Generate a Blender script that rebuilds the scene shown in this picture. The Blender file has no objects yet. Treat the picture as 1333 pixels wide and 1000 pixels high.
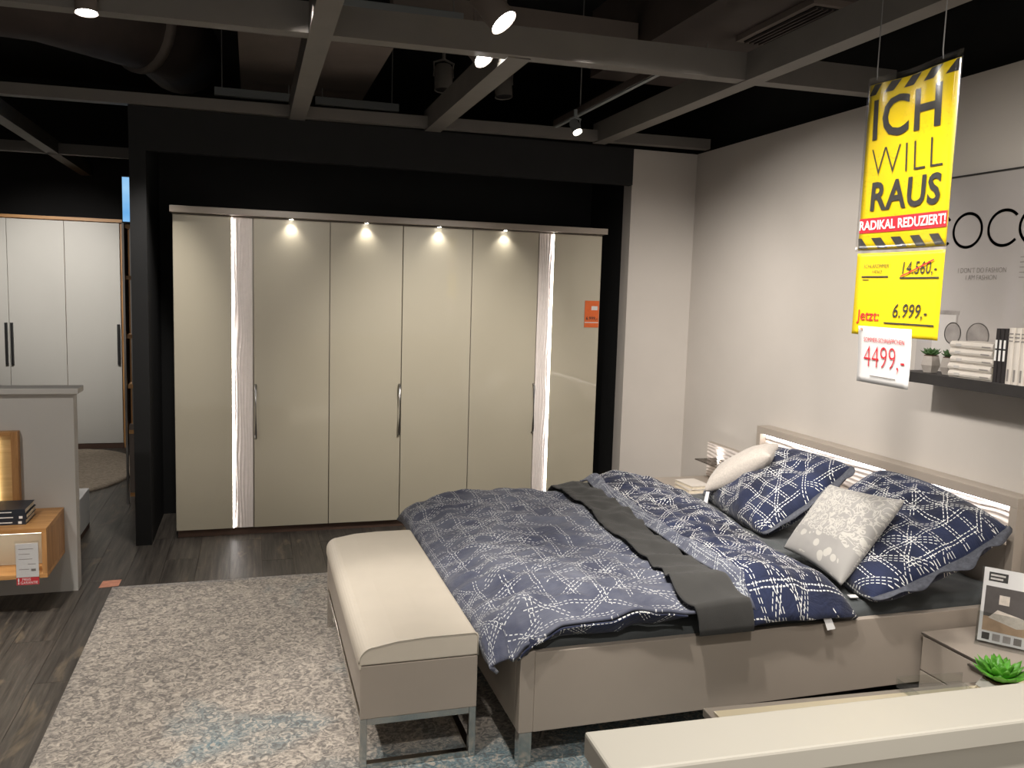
import bpy, bmesh, math, random
from mathutils import Vector, Matrix, noise
random.seed(7)
S = bpy.context.scene
C = S.collection
PI = math.pi

# ------------------------------------------------------------------ camera
CAM = Vector((0.4887, -5.9539, 1.7191)); YAW, PITCH, ROLL, FPX = 0.3002, 0.1089, 0.0302, 1100.7
fwd = Vector((math.sin(YAW)*math.cos(PITCH), math.cos(YAW)*math.cos(PITCH), -math.sin(PITCH)))
rgt = Vector((math.cos(YAW), -math.sin(YAW), 0)); upv = rgt.cross(fwd)
r2 = rgt*math.cos(ROLL) + upv*math.sin(ROLL); u2 = -rgt*math.sin(ROLL) + upv*math.cos(ROLL)
cd = bpy.data.cameras.new('camera'); cam = bpy.data.objects.new('camera', cd); C.objects.link(cam)
cd.sensor_width = 36; cd.lens = FPX/1333*36; cd.clip_start = .02
cam.matrix_world = Matrix(((r2.x, u2.x, -fwd.x, CAM.x), (r2.y, u2.y, -fwd.y, CAM.y), (r2.z, u2.z, -fwd.z, CAM.z), (0, 0, 0, 1)))
S.camera = cam

# ------------------------------------------------------------------ world, view
w = bpy.data.worlds.new('world'); S.world = w; w.use_nodes = True
w.node_tree.nodes['Background'].inputs[0].default_value = (1.0, .93, .84, 1)
w.node_tree.nodes['Background'].inputs[1].default_value = .34
S.view_settings.view_transform = 'Standard'; S.view_settings.look = 'None'
S.view_settings.gamma = 1; S.view_settings.use_curve_mapping = False
S.view_settings.exposure = 0.55

# ------------------------------------------------------------------ showroom spot lights (on the ceiling grid, most of them out of view)
WARM = (1.0, .945, .885)
def spot(loc, tgt, watt, deg=60, blend=.7, rad=.05, col=WARM, parent=None):
    l = bpy.data.lights.new('spot_light', 'SPOT'); l.energy = watt; l.spot_size = math.radians(deg)
    l.spot_blend = blend; l.shadow_soft_size = rad; l.color = col
    o = bpy.data.objects.new('spot_light', l); C.objects.link(o)
    o.rotation_euler = (Vector(tgt)-Vector(loc)).to_track_quat('-Z', 'Y').to_euler()
    if parent is None: o.location = loc
    else: o.parent = parent; o.location = Vector(loc) - ORG[parent.name]
    return o
spot((.75, -2.4, 2.82), (.80, 0, 1.45), 215, 50, 1)           # wardrobe, left doors
spot((2.0, -2.4, 2.82), (1.75, 0, 1.05), 205, 48, 1)           # wardrobe, right doors
spot((.55, -3.75, 2.82), (1.0, -3.1, .45), 92, 42, .5)    # bench
spot((-.7, -3.3, 2.82), (-.05, -2.3, 0), 185, 58, .7)         # rug
spot((1.35, -3.8, 2.82), (2.2, -2.35, .5), 150, 58, .8)         # bed
spot((2.0, -3.9, 2.82), (3.2, -2.7, .6), 100, 60, .8)        # pillows and headboard
spot((1.5, -2.6, 2.82), (3.7, -1.5, 1.1), 210, 70, 1)        # right wall
spot((1.6, -4.9, 2.82), (3.7, -3.0, 1.2), 128, 62, 1)        # picture
spot((2.95, -4.7, 2.82), (3.7, -3.1, 1.6), 55, 70, 1)         # picture, from the right
spot((2.35, -2.6, 2.82), (3.45, -.15, 1.2), 100, 52, 1)       # corner by the niche
spot((1.2, -5.55, 2.85), (1.65, -4.75, 1.0), 112, 84, .9)     # near counter
spot((-1.3, -3.0, 2.82), (-.8, -.95, .7), 62, 60, .8)        # left partition
spot((-1.3, 1.1, 2.82), (-1.35, 3.4, 1.5), 170, 58, 1)       # far white wardrobe
spot((-.9, 1.2, 2.82), (-.8, 1.9, 0), 40, 80, 1)             # far floor
spot((.05, -.7, 2.82), (-.5, .45, 0), 70, 54, 1)             # passage

# ------------------------------------------------------------------ helpers: nodes
class X_:
    """a float socket with arithmetic"""
    def __init__(s, t, k): s.t, s.k = t, k
    def op(s, o, b=None, rev=False):
        n = s.t.nodes.new('ShaderNodeMath'); n.operation = o
        a, c = (s, b) if not rev else (b, s)
        for i, q in enumerate((a, c)):
            if q is None: continue
            if isinstance(q, X_): s.t.links.new(q.k, n.inputs[i])
            else: n.inputs[i].default_value = q
        return X_(s.t, n.outputs[0])
    def __add__(s, b): return s.op('ADD', b)
    def __sub__(s, b): return s.op('SUBTRACT', b)
    def __mul__(s, b): return s.op('MULTIPLY', b)
    def __lt__(s, b): return s.op('LESS_THAN', b)
    def __gt__(s, b): return s.op('GREATER_THAN', b)
    def mod(s, b): return s.op('FLOORED_MODULO', b)
    def mx(s, b): return s.op('MAXIMUM', b)

def mat_base(name):
    m = bpy.data.materials.new(name); m.use_nodes = True
    t = m.node_tree; b = t.nodes['Principled BSDF']
    return m, t, b
def setp(b, rough=.5, metal=0, spec=.5, coat=0, coatr=.05, trans=0, em=None, ems=0, sheen=0):
    b.inputs['Roughness'].default_value = rough; b.inputs['Metallic'].default_value = metal
    b.inputs['Specular IOR Level'].default_value = spec
    b.inputs['Coat Weight'].default_value = coat; b.inputs['Coat Roughness'].default_value = coatr
    b.inputs['Transmission Weight'].default_value = trans
    b.inputs['Sheen Weight'].default_value = sheen
    if em: b.inputs['Emission Color'].default_value = (*em, 1); b.inputs['Emission Strength'].default_value = ems
def lin(r, g, b):
    f = lambda c: (c/255/12.92 if c/255 <= .04045 else ((c/255+.055)/1.055)**2.4)
    return (f(r), f(g), f(b))
def coords(t, kind='Object', scale=(1, 1, 1), rot=(0, 0, 0)):
    tc = t.nodes.new('ShaderNodeTexCoord'); mp = t.nodes.new('ShaderNodeMapping')
    mp.inputs['Scale'].default_value = scale; mp.inputs['Rotation'].default_value = rot
    t.links.new(tc.outputs[kind], mp.inputs[0]); return mp.outputs[0]
def tex_noise(t, vec, scale, detail=3, rough=.55, dist=0):
    n = t.nodes.new('ShaderNodeTexNoise'); n.inputs['Scale'].default_value = scale; n.inputs['Detail'].default_value = detail
    n.inputs['Roughness'].default_value = rough; n.inputs['Distortion'].default_value = dist
    if vec: t.links.new(vec, n.inputs['Vector'])
    return n
def ramp(t, sock, stops):
    r = t.nodes.new('ShaderNodeValToRGB'); e = r.color_ramp.elements
    while len(e) < len(stops): e.new(.5)
    for q, (p, c) in zip(e, stops): q.position = p; q.color = (*c, 1)
    t.links.new(sock, r.inputs[0]); return r.outputs[0]
def mixc(t, f, a, b, blend='MIX'):
    n = t.nodes.new('ShaderNodeMix'); n.data_type = 'RGBA'; n.blend_type = blend
    for i, q in ((0, f), (6, a), (7, b)):
        if hasattr(q, 'is_linked'): t.links.new(q, n.inputs[i])
        elif i == 0: n.inputs[0].default_value = q
        else: n.inputs[i].default_value = (*q, 1)
    return n.outputs[2]
def bump(t, b, sock, strength, dist=.01):
    n = t.nodes.new('ShaderNodeBump'); n.inputs['Strength'].default_value = strength; n.inputs['Distance'].default_value = dist
    t.links.new(sock, n.inputs['Height']); t.links.new(n.outputs[0], b.inputs['Normal'])

MAT = {}
def plain(name, col, rough=.5, var=.06, scale=6, bmp=0, bscale=200, **k):
    """one colour with a faint mottling of its own"""
    m, t, b = mat_base(name); setp(b, rough, **k)
    n = tex_noise(t, coords(t), scale, 4)
    c2 = tuple(min(1, c*(1-var)) for c in col); c1 = tuple(min(1, c*(1+var)) for c in col)
    t.links.new(ramp(t, n.outputs[0], [(.3, c2), (.7, c1)]), b.inputs['Base Color'])
    if bmp:
        n2 = tex_noise(t, coords(t), bscale, 2); bump(t, b, n2.outputs[0], bmp, .002)
    MAT[name] = m; return m
def emis(name, col, s):
    m, t, b = mat_base(name); b.inputs['Base Color'].default_value = (*col, 1); setp(b, .5, em=col, ems=s); MAT[name] = m; return m
def wood(name, dark, light, rough=.45, axis=0, sc=1.0, bmp=.15):
    m, t, b = mat_base(name); setp(b, rough)
    s = [14*sc]*3; s[axis] = 1.2*sc
    n = tex_noise(t, coords(t, scale=tuple(s)), 2.2, 6, .6, .6)
    t.links.new(ramp(t, n.outputs[0], [(.3, dark), (.7, light)]), b.inputs['Base Color'])
    bump(t, b, n.outputs[0], bmp, .003); MAT[name] = m; return m

TAUPE = lin(164, 153, 141)
plain('wall_paint', lin(196, 189, 181), .85, .02, 3, .05, 300)
plain('white_paint', lin(192, 189, 184), .8, .02, 3, .05, 300)
plain('black_paint', (.006, .006, .006), .8, .2)
plain('charcoal_paint', (.0075, .0075, .0077), .75, .15)
plain('ceiling_black', (.007, .0065, .006), .9, .2)
plain('beam_paint', lin(112, 107, 101), .6, .06)
plain('panel_brown', lin(118, 107, 99), .8, .06)
plain('duct_brown', lin(72, 62, 57), .7, .12)
plain('rail_grey', lin(130, 134, 134), .45, .04)
plain('taupe', TAUPE, .38, .025, 4)
plain('taupe_side', lin(160, 150, 138), .45, .025, 4)
plain('cream_lacquer', lin(210, 205, 192), .4, .02, 3)
plain('cream_glass', lin(226, 213, 182), .22, .02, 3)
plain('door_glass', lin(186, 178, 158), .30, .015, 2, coat=.8, coatr=.04)
plain('wave_relief', lin(222, 211, 203), .55, .05, 30)
plain('wave_white', lin(238, 228, 222), .5, .03, 30)
plain('leather', lin(208, 198, 182), .48, .02, 8, .12, 500)
plain('chrome', (.62, .60, .57), .16, .03, metal=1)
plain('steel', (.30, .29, .28), .32, .05, metal=1)
plain('handle_dark', (.02, .02, .02), .4, .05)
plain('sheet_grey', lin(66, 70, 71), .85, .08, 9, .2, 700, sheen=.2)
plain('throw_grey', lin(60, 59, 57), .95, .07, 14, .5, 500, sheen=.1)
plain('white_door', lin(205, 203, 196), .5, .015, 3)
plain('shelf_black', lin(46, 43, 42), .55, .15, 20)
plain('book_white', lin(214, 206, 196), .6, .04, 12)
plain('book_black', lin(38, 33, 34), .55, .06, 12)
plain('book_navy', lin(36, 42, 52), .45, .06, 12)
plain('paper', lin(216, 214, 212), .6, .01, 10)
plain('paper_page', lin(214, 203, 182), .75, .08, 90)
plain('print_black', (.03, .028, .026), .5, .02)
plain('print_grey', lin(120, 114, 109), .5, .03)
plain('print_red', lin(205, 36, 50), .45, .02)
plain('print_white', lin(240, 238, 235), .5, .02)
plain('tag_orange', lin(224, 104, 44), .5, .05, 30)
plain('tag_pink', lin(214, 150, 124), .6, .15, 30)
plain('art_grey', lin(178, 172, 168), .25, .02, 3, coat=.5, coatr=.1)
plain('print_midgrey', lin(148, 142, 138), .4, .25, 14)
plain('print_pale', lin(196, 191, 186), .4, .03, 14)
plain('pot_stone', lin(164, 156, 148), .7, .12, 20)
plain('pot_glassy', lin(190, 188, 180), .15, .1, 20)
plain('leaf_green', lin(98, 172, 56), .4, .35, 40)
plain('leaf_dark', lin(62, 92, 50), .5, .3, 40)
plain('white_box', lin(220, 219, 216), .6, .02)
plain('cable', lin(120, 118, 115), .5, .02)
plain('wool_rug', lin(182, 168, 150), .95, .25, 45, .8, 120)
plain('brown_base', lin(84, 62, 50), .7, .1)
plain('photo_dark', lin(84, 79, 77), .4, .1, 30)
plain('photo_floor', lin(176, 148, 120), .4, .2, 20)
plain('photo_bed', lin(206, 196, 184), .4, .12, 60)
wood('oak', lin(168, 118, 66), lin(208, 158, 100), .45, 0)
wood('oak_pale', lin(186, 150, 96), lin(214, 182, 130), .45, 0)
wood('oak_upright', lin(160, 112, 64), lin(200, 150, 96), .45, 2)
emis('led_white', (1.0, .95, .92), 14)
emis('led_head', (1.0, .95, .92), 9)
emis('led_warm', (1.0, .97, .80), 4.5)
emis('lamp_lens', (1.0, .97, .92), 25)
emis('lamp_lens_warm', (1.0, .9, .75), 14)
m, t, b = mat_base('screen_blue')
n = tex_noise(t, coords(t), 5, 2); c = ramp(t, n.outputs[0], [(.3, lin(92, 160, 220)), (.7, lin(150, 198, 236))])
t.links.new(c, b.inputs['Emission Color']); b.inputs['Emission Strength'].default_value = .75; b.inputs['Base Color'].default_value = (.1, .2, .3, 1); MAT['screen_blue'] = m

# clear plastic / smoked glass
def clear(name, tint, gloss, rough=.05):
    m = bpy.data.materials.new(name); m.use_nodes = True; t = m.node_tree; t.nodes.clear()
    o = t.nodes.new('ShaderNodeOutputMaterial'); tr = t.nodes.new('ShaderNodeBsdfTransparent'); gl = t.nodes.new('ShaderNodeBsdfGlossy')
    tr.inputs[0].default_value = (*tint, 1); gl.inputs['Roughness'].default_value = rough; gl.inputs[0].default_value = (1, 1, 1, 1)
    lw = t.nodes.new('ShaderNodeLayerWeight'); lw.inputs[0].default_value = .25
    mx = t.nodes.new('ShaderNodeMix'); mx.data_type = 'FLOAT'
    ad = X_(t, lw.outputs[1]).op('POWER', 3.0)*.35 + gloss
    ms = t.nodes.new('ShaderNodeMixShader'); t.links.new(ad.k, ms.inputs[0]); t.links.new(tr.outputs[0], ms.inputs[1]); t.links.new(gl.outputs[0], ms.inputs[2])
    t.links.new(ms.outputs[0], o.inputs[0]); t.nodes.remove(mx); MAT[name] = m; return m
clear('clear_plastic', (.97, .97, .97), .06, .16)
clear('clear_acrylic', (.90, .91, .91), .05, .04)
clear('smoked_glass', (.5, .48, .46), .05, .03)

# floor planks: dark stained wood, worn pale streaks along the grain
m, t, b = mat_base('floor_wood'); setp(b, .42)
v = coords(t, 'Object', (22, 1.1, 1))
oi = t.nodes.new('ShaderNodeObjectInfo')
va = t.nodes.new('ShaderNodeVectorMath'); va.operation = 'ADD'; t.links.new(v, va.inputs[0])
sc = t.nodes.new('ShaderNodeVectorMath'); sc.operation = 'SCALE'; sc.inputs[0].default_value = (37, 19, 5); t.links.new(oi.outputs['Random'], sc.inputs['Scale']); t.links.new(sc.outputs[0], va.inputs[1])
n1 = tex_noise(t, va.outputs[0], 2.0, 7, .7, .4)
v2 = coords(t, 'Object', (7, 1.6, 1)); vb = t.nodes.new('ShaderNodeVectorMath'); vb.operation = 'ADD'; t.links.new(v2, vb.inputs[0]); t.links.new(sc.outputs[0], vb.inputs[1])
n2 = tex_noise(t, vb.outputs[0], 1.3, 4, .6, .8)
base = ramp(t, n1.outputs[0], [(.32, lin(52, 48, 45)), (.55, lin(86, 81, 75)), (.75, lin(114, 106, 96))])
wear = ramp(t, n2.outputs[0], [(.60, (0, 0, 0)), (.74, (.75, .75, .75))])
wr = t.nodes.new('ShaderNodeRGBToBW'); t.links.new(wear, wr.inputs[0])
cc = mixc(t, wr.outputs[0], base, lin(138, 124, 104))
tint = ramp(t, oi.outputs['Random'], [(0, (.8, .8, .8)), (1, (1.1, 1.08, 1.05))])
t.links.new(mixc(t, 1.0, cc, tint, 'MULTIPLY'), b.inputs['Base Color']); bump(t, b, n1.outputs[0], .2, .002); MAT['floor_wood'] = m

# rug: mottled beige and grey with worn teal areas
m, t, b = mat_base('rug_pile'); setp(b, .95, sheen=.2)
v = coords(t)
n1 = tex_noise(t, v, 33, 4, .6, 1.7)
n2 = tex_noise(t, v, 1.15, 3, .6, .5)
n3 = tex_noise(t, v, 60, 3, .6, 1.0)
base = ramp(t, n1.outputs[0], [(.38, lin(112, 106, 100)), (.47, lin(146, 138, 129)), (.54, lin(172, 162, 150)), (.64, lin(198, 187, 173))])
teal = ramp(t, n1.outputs[0], [(.38, lin(98, 100, 100)), (.47, lin(98, 124, 132)), (.54, lin(132, 144, 144)), (.62, lin(180, 170, 158))])
sx = t.nodes.new('ShaderNodeSeparateXYZ'); t.links.new(v, sx.inputs[0])
f = X_(t, n2.outputs[0]) + X_(t, sx.outputs[0])*.16 - X_(t, sx.outputs[1])*.05 + .02
ft = ramp(t, f.k, [(.46, (0, 0, 0)), (.60, (1, 1, 1))]); fb = t.nodes.new('ShaderNodeRGBToBW'); t.links.new(ft, fb.inputs[0])
col = mixc(t, fb.outputs[0], base, teal)
col = mixc(t, .35, col, ramp(t, n3.outputs[0], [(.3, (.45, .45, .45)), (.7, (1.2, 1.2, 1.2))]), 'MULTIPLY')
t.links.new(col, b.inputs['Base Color']); bump(t, b, n3.outputs[0], .6, .006); MAT['rug_pile'] = m

# stitched print on bed linen
def linen(name, dark, light, cloud, sp=.014, dp=.019, dl=.0125, wd=.0033, thread=(.78, .78, .74), P=.078, ang2=45):
    m, t, b = mat_base(name); setp(b, .8, sheen=.15, spec=.3)
    v = coords(t, 'UV')
    nz = tex_noise(t, v, 2.3, 2, .5); sx = t.nodes.new('ShaderNodeSeparateColor'); t.links.new(nz.outputs['Color'], sx.inputs[0])
    s0 = t.nodes.new('ShaderNodeSeparateXYZ'); t.links.new(v, s0.inputs[0])
    U = X_(t, s0.outputs[0]) + (X_(t, sx.outputs[0]) - .5)*.07
    V = X_(t, s0.outputs[1]) + (X_(t, sx.outputs[1]) - .5)*.07
    tot = None
    for i, (ang, off, nl, thr) in enumerate(((0, 0, 2, .44), (90, .07, 2, .44), (ang2, .03, 3, .47), (-ang2, .11, 2, .45))):
        a = math.radians(ang)
        s = U*math.cos(a) + V*math.sin(a) + 10.0; q = V*math.cos(a) - U*math.sin(a) + (10.0+off)
        tt = q.mod(P + .017*i); ing = tt < nl*sp
        ln = tt.mod(sp) < wd
        ds = s.mod(dp) < dl
        mv = t.nodes.new('ShaderNodeVectorMath'); mv.operation = 'ADD'; mv.inputs[1].default_value = (i*3.7, i*1.9, 0); t.links.new(v, mv.inputs[0])
        rg = tex_noise(t, mv.outputs[0], 3.4, 1, .4)
        k = ing*ln*ds*(X_(t, rg.outputs[0]) > thr)
        tot = k if tot is None else tot.mx(k)
    c1 = tex_noise(t, v, cloud, 4, .6)
    base = ramp(t, c1.outputs[0], [(.32, dark), (.68, light)])
    t.links.new(mixc(t, tot.k, base, thread), b.inputs['Base Color'])
    n3 = tex_noise(t, coords(t, 'UV', (1, 2.2, 1), (0, 0, .5)), 6.5, 4, .6, 1.6); bump(t, b, n3.outputs[0], .55, .022); MAT[name] = m
linen('linen_navy', lin(20, 24, 43), lin(38, 47, 78), 4)
linen('linen_slate', lin(62, 66, 86), lin(108, 111, 124), 4, thread=(.62, .63, .63), sp=.0155, dp=.0205, dl=.012, wd=.0034, P=.088, ang2=38)
linen('linen_hem', lin(70, 74, 92), lin(104, 107, 119), 7, thread=(.5, .52, .53), wd=.003)
# reverse hem of the pillow cases, plain slate with flecks
plain('linen_back', lin(78, 80, 88), .85, .3, 70)
# damask cushion
m, t, b = mat_base('damask'); setp(b, .75, sheen=.2)
v = coords(t, 'UV'); n1 = tex_noise(t, v, 17, 2, .5, 2.4); s0 = t.nodes.new('ShaderNodeSeparateXYZ'); t.links.new(v, s0.inputs[0])
vo = t.nodes.new('ShaderNodeTexVoronoi'); vo.inputs['Scale'].default_value = 19; t.links.new(v, vo.inputs[0])
scroll = (X_(t, n1.outputs[0]) - .5).op('ABSOLUTE') < .055
n4 = tex_noise(t, v, 5, 1); dots = (X_(t, vo.outputs['Distance']) < .40)*(X_(t, n4.outputs[0]) > .44)
up = X_(t, s0.outputs[1]) > .16
msk = scroll*up + dots*(X_(t, s0.outputs[1]) < .16)
t.links.new(mixc(t, msk.k, lin(146, 143, 139), lin(178, 174, 166)), b.inputs['Base Color']); MAT['damask'] = m
plain('boucle', lin(192, 183, 173), .9, .1, 90, .6, 160, sheen=.2)

# banner print: yellow with scratches
m, t, b = mat_base('banner_yellow'); setp(b, .4)
v = coords(t, 'Object', (1, 3.5, 9), (.9, 0, 0)); n1 = tex_noise(t, v, 5, 5, .65, .2)
n2 = tex_noise(t, coords(t, 'Object'), 9, 2)
scr = ((X_(t, n1.outputs[0]) - .5).op('ABSOLUTE') < .0035)*(X_(t, n2.outputs[0]) > .55)
t.links.new(mixc(t, scr.k, lin(212, 184, 4), lin(104, 90, 24)), b.inputs['Base Color']); MAT['banner_yellow'] = m
plain('sheet_yellow', lin(214, 186, 4), .5, .015, 12)
for k in ('banner_yellow', 'sheet_yellow'): pass

# ------------------------------------------------------------------ helpers: meshes
ORG = {}
def tag(o, label, cat, group=None, kind=None):
    o['label'] = label; o['category'] = cat
    if group: o['group'] = group
    if kind: o['kind'] = kind
    return o
def thing(name, loc, label, cat, group=None):
    o = bpy.data.objects.new(name, None); C.objects.link(o); o.location = loc; o.empty_display_size = .1
    ORG[o.name] = Vector(loc); return tag(o, label, cat, group)
def obj(name, bm, mat, parent=None, smooth=False, origin=None, label=None):
    org = ORG[parent.name] if parent else (Vector(origin) if origin else Vector((0, 0, 0)))
    bmesh.ops.translate(bm, verts=bm.verts, vec=-org)
    me = bpy.data.meshes.new(name); bm.to_mesh(me); bm.free()
    me.materials.append(MAT[mat] if isinstance(mat, str) else mat)
    if smooth:
        for p in me.polygons: p.use_smooth = True
    o = bpy.data.objects.new(name, me); C.objects.link(o)
    if parent: o.parent = parent
    else: o.location = org
    ORG[o.name] = org.copy()
    if label: o['label'] = label
    return o
def struct(name, bm, mat):
    o = obj(name, bm, mat); o['kind'] = 'structure'; return o
def nb(): return bmesh.new()
def box(bm, x0, x1, y0, y1, z0, z1, bev=0, seg=2, M=None):
    r = bmesh.ops.create_cube(bm, size=1.0)
    vs = r['verts']
    for q in vs: q.co = Vector(((x0+x1)/2 + q.co.x*(x1-x0), (y0+y1)/2 + q.co.y*(y1-y0), (z0+z1)/2 + q.co.z*(z1-z0)))
    if bev:
        es = list({e for q in vs for e in q.link_edges})
        g = bmesh.ops.bevel(bm, geom=es, offset=bev, segments=seg, affect='EDGES', profile=.5)
        vs = list({q for f_ in g['faces'] for q in f_.verts} | {q for q in vs if q.is_valid})
    if M is not None: bmesh.ops.transform(bm, matrix=M, verts=[q for q in vs if q.is_valid])
    return bm
def B(*a, **k): return box(nb(), *a, **k)
def tube(bm, pts, r, n=8, cap=True):
    pts = [Vector(p) for p in pts]; rings = []
    for i, p in enumerate(pts):
        d = (pts[min(i+1, len(pts)-1)] - pts[max(i-1, 0)]).normalized()
        a = d.cross(Vector((0, 0, 1))); a = a if a.length > 1e-3 else d.cross(Vector((1, 0, 0))); a.normalize(); c = d.cross(a)
        rr = r[i] if isinstance(r, (list, tuple)) else r
        rings.append([bm.verts.new(p + (a*math.cos(2*PI*k/n) + c*math.sin(2*PI*k/n))*rr) for k in range(n)])
    for i in range(len(rings)-1):
        for k in range(n): bm.faces.new((rings[i][k], rings[i][(k+1) % n], rings[i+1][(k+1) % n], rings[i+1][k]))
    if cap: bm.faces.new(rings[0][::-1]); bm.faces.new(rings[-1])
    return bm
def T(pts, r, n=8): return tube(nb(), pts, r, n)
def prism(bm, pts, vec):
    """extrude a polygon along vec"""
    a = [bm.verts.new(p) for p in pts]; c = [bm.verts.new(Vector(p)+Vector(vec)) for p in pts]; n = len(a)
    bm.faces.new(a[::-1]); bm.faces.new(c)
    for i in range(n): bm.faces.new((a[i], a[(i+1) % n], c[(i+1) % n], c[i]))
    bmesh.ops.recalc_face_normals(bm, faces=bm.faces); return bm
def grid(fn, nu, nv, uvfn=None):
    bm = nb(); uvl = bm.loops.layers.uv.new('UVMap')
    g = [[bm.verts.new(fn(i/nu, j/nv)) for j in range(nv+1)] for i in range(nu+1)]
    for i in range(nu):
        for j in range(nv):
            f_ = bm.faces.new((g[i][j], g[i+1][j], g[i+1][j+1], g[i][j+1]))
            for lp, (a, c) in zip(f_.loops, ((i, j), (i+1, j), (i+1, j+1), (i, j+1))):
                lp[uvl].uv = uvfn(a/nu, c/nv) if uvfn else (a/nu, c/nv)
    return bm
def frame_mat(right, up, loc):
    right = Vector(right).normalized(); up = Vector(up).normalized(); n = right.cross(up)
    return Matrix(((right.x, up.x, n.x, loc[0]), (right.y, up.y, n.y, loc[1]), (right.z, up.z, n.z, loc[2]), (0, 0, 0, 1)))
def text(body, size, M, off=0, shear=0, align='CENTER', sx=1, space=1.0, warp=None):
    cu = bpy.data.curves.new('lettering', 'FONT'); cu.body = body; cu.size = size; cu.offset = off; cu.shear = shear
    cu.align_x = align; cu.align_y = 'CENTER'; cu.space_character = space; cu.extrude = .0002; cu.resolution_u = 3
    o = bpy.data.objects.new('lettering', cu); C.objects.link(o)
    dg = bpy.context.evaluated_depsgraph_get(); me = bpy.data.meshes.new_from_object(o.evaluated_get(dg))
    bpy.data.objects.remove(o); bm = nb(); bm.from_mesh(me); bpy.data.meshes.remove(me)
    for q in bm.verts:
        q.co.x *= sx
        if warp: q.co = Vector(warp(q.co))
    bmesh.ops.transform(bm, matrix=M, verts=bm.verts); return bm
def nz(x, y, z=0): return noise.noise(Vector((x, y, z)))
def lerp(a, b, f_): return a + (b-a)*f_
def curve(pts, f_):
    """piecewise smooth interpolation of (key, value)"""
    if f_ <= pts[0][0]: return pts[0][1]
    for (a, va), (b_, vb_) in zip(pts, pts[1:]):
        if f_ <= b_:
            s = (f_-a)/(b_-a); s = s*s*(3-2*s); return va + (vb_-va)*s
    return pts[-1][1]
def link_copy(o, parent=None):
    c_ = o.copy(); C.objects.link(c_); c_.parent = parent; return c_

# ================================================================== SETTING
# floor with planks laid along the depth of the room
fl = struct('floor', B(-4, 4.2, -6.6, 4.2, -.05, -.006), 'brown_base')
PW, PL = .19, 1.28
proto = None
for i, xi in enumerate([-2.4 + PW*k for k in range(33)]):
    off = (i*.47) % PL
    y = -4.6 - off
    while y < 4.1:
        if not (xi > -.3 and y > .7) and not (xi < -1.2 and y < -2.6):
            if proto is None:
                proto = obj('plank', B(-PW/2+.0008, PW/2-.0008, -PL/2+.001, PL/2-.001, -.006, 0), 'floor_wood', None)
                proto.parent = fl; p = proto
            else: p = link_copy(proto, fl)
            p.location = (xi, y+PL/2, 0)
        y += PL
struct('ceiling', B(-4, 4.2, -6.6, 4.2, 3.75, 3.85), 'ceiling_black')
struct('wall_right', B(3.702, 3.85, -6.6, -.12, 0, 2.787), 'wall_paint')
struct('wall_right_return', B(3.175, 3.85, -.12, 0.02, 0, 2.787), 'wall_paint')
struct('wall_back', B(-.15, 3.85, .66, .75, 0, 3.0), 'black_paint')
struct('wall_niche_right', B(3.175, 3.85, .02, .66, 0, 2.787), 'black_paint')
struct('wall_pillar_left', B(-.236, -.14, -.13, .75, 0, 2.79), 'charcoal_paint')
struct('trim_fascia', B(-.14, 3.175, -.13, -.06, 2.525, 2.79), 'charcoal_paint')
struct('wall_far_back', B(-4, 4.2, 4.05, 4.2, 0, 3.75), 'black_paint')
struct('wall_upper_right', B(3.86, 4.2, -6.6, 4.05, 0, 3.75), 'ceiling_black')
struct('wall_left', B(-4.1, -4, -6.6, 4.2, 0, 3.75), 'charcoal_paint')

# half-height partitions
def partition(name, p0, ang, length, thick, h, mat, cap=.03, over=.014):
    M = Matrix.Translation((p0[0], p0[1], 0)) @ Matrix.Rotation(ang, 4, 'Z')
    o = struct(name, box(nb(), 0, length, -thick, 0, 0, h-cap, M=M), mat)
    c_ = obj('cap', box(nb(), -over, length+over, -thick-over, over, h-cap, h, .004, 2, M=M), mat, o)
    return o
partition('wall_partition_left', (-3.6, -.83), 0, 3.165, .10, 1.132, 'white_paint', .032, .03)
partition('wall_partition_front', (.938, -4.945), math.radians(-2.0), 2.2, .075, 1.12, 'cream_lacquer', .036, .014)

# ================================================================== CEILING GRID AND LAMPS
def beam(p0, p1, wd, z0, z1, label, mat='beam_paint', name='ceiling_beam'):
    p0, p1 = Vector((*p0, 0)), Vector((*p1, 0)); d = (p1-p0); n = Vector((-d.y, d.x, 0)).normalized()*wd/2
    bm = nb(); prism(bm, [p+Vector((0, 0, z0)) for p in (p0-n, p1-n, p1+n, p0+n)], (0, 0, z1-z0))
    return tag(obj(name, bm, mat, None, origin=(p0.x, p0.y, z0)), label, 'beam', 'beams of the ceiling grid')
beam((-3.9, -1.92), (3.69, -2.15), .085, 2.79, 2.92, 'long grey ceiling beam crossing the whole picture near its top edge')
beam((-3.9, .06), (3.69, -.29), .08, 2.795, 2.865, 'dark grey ceiling beam running along above the black wardrobe niche')
beam((.775, -6.4), (.775, .02), .10, 2.785, 2.92, 'wide grey ceiling beam pointing down at the second wardrobe door')
beam((1.67, -2.1), (1.67, -.1), .11, 2.785, 2.92, 'short grey ceiling beam beside the two unlit cylinder lamps')
beam((2.865, -6.4), (2.865, -.2), .095, 2.785, 2.92, 'grey diagonal ceiling beam passing behind the yellow banner wires')
beam((-1.16, -1.95), (-1.16, 4.0), .10, 2.79, 2.9, 'diagonal grey ceiling beam over the far white wardrobe at left')
beam((-3.9, 2.5), (-.1, 2.4), .07, 2.79, 2.88, 'thin cross beam above the far white wardrobe near blue screen')
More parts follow.
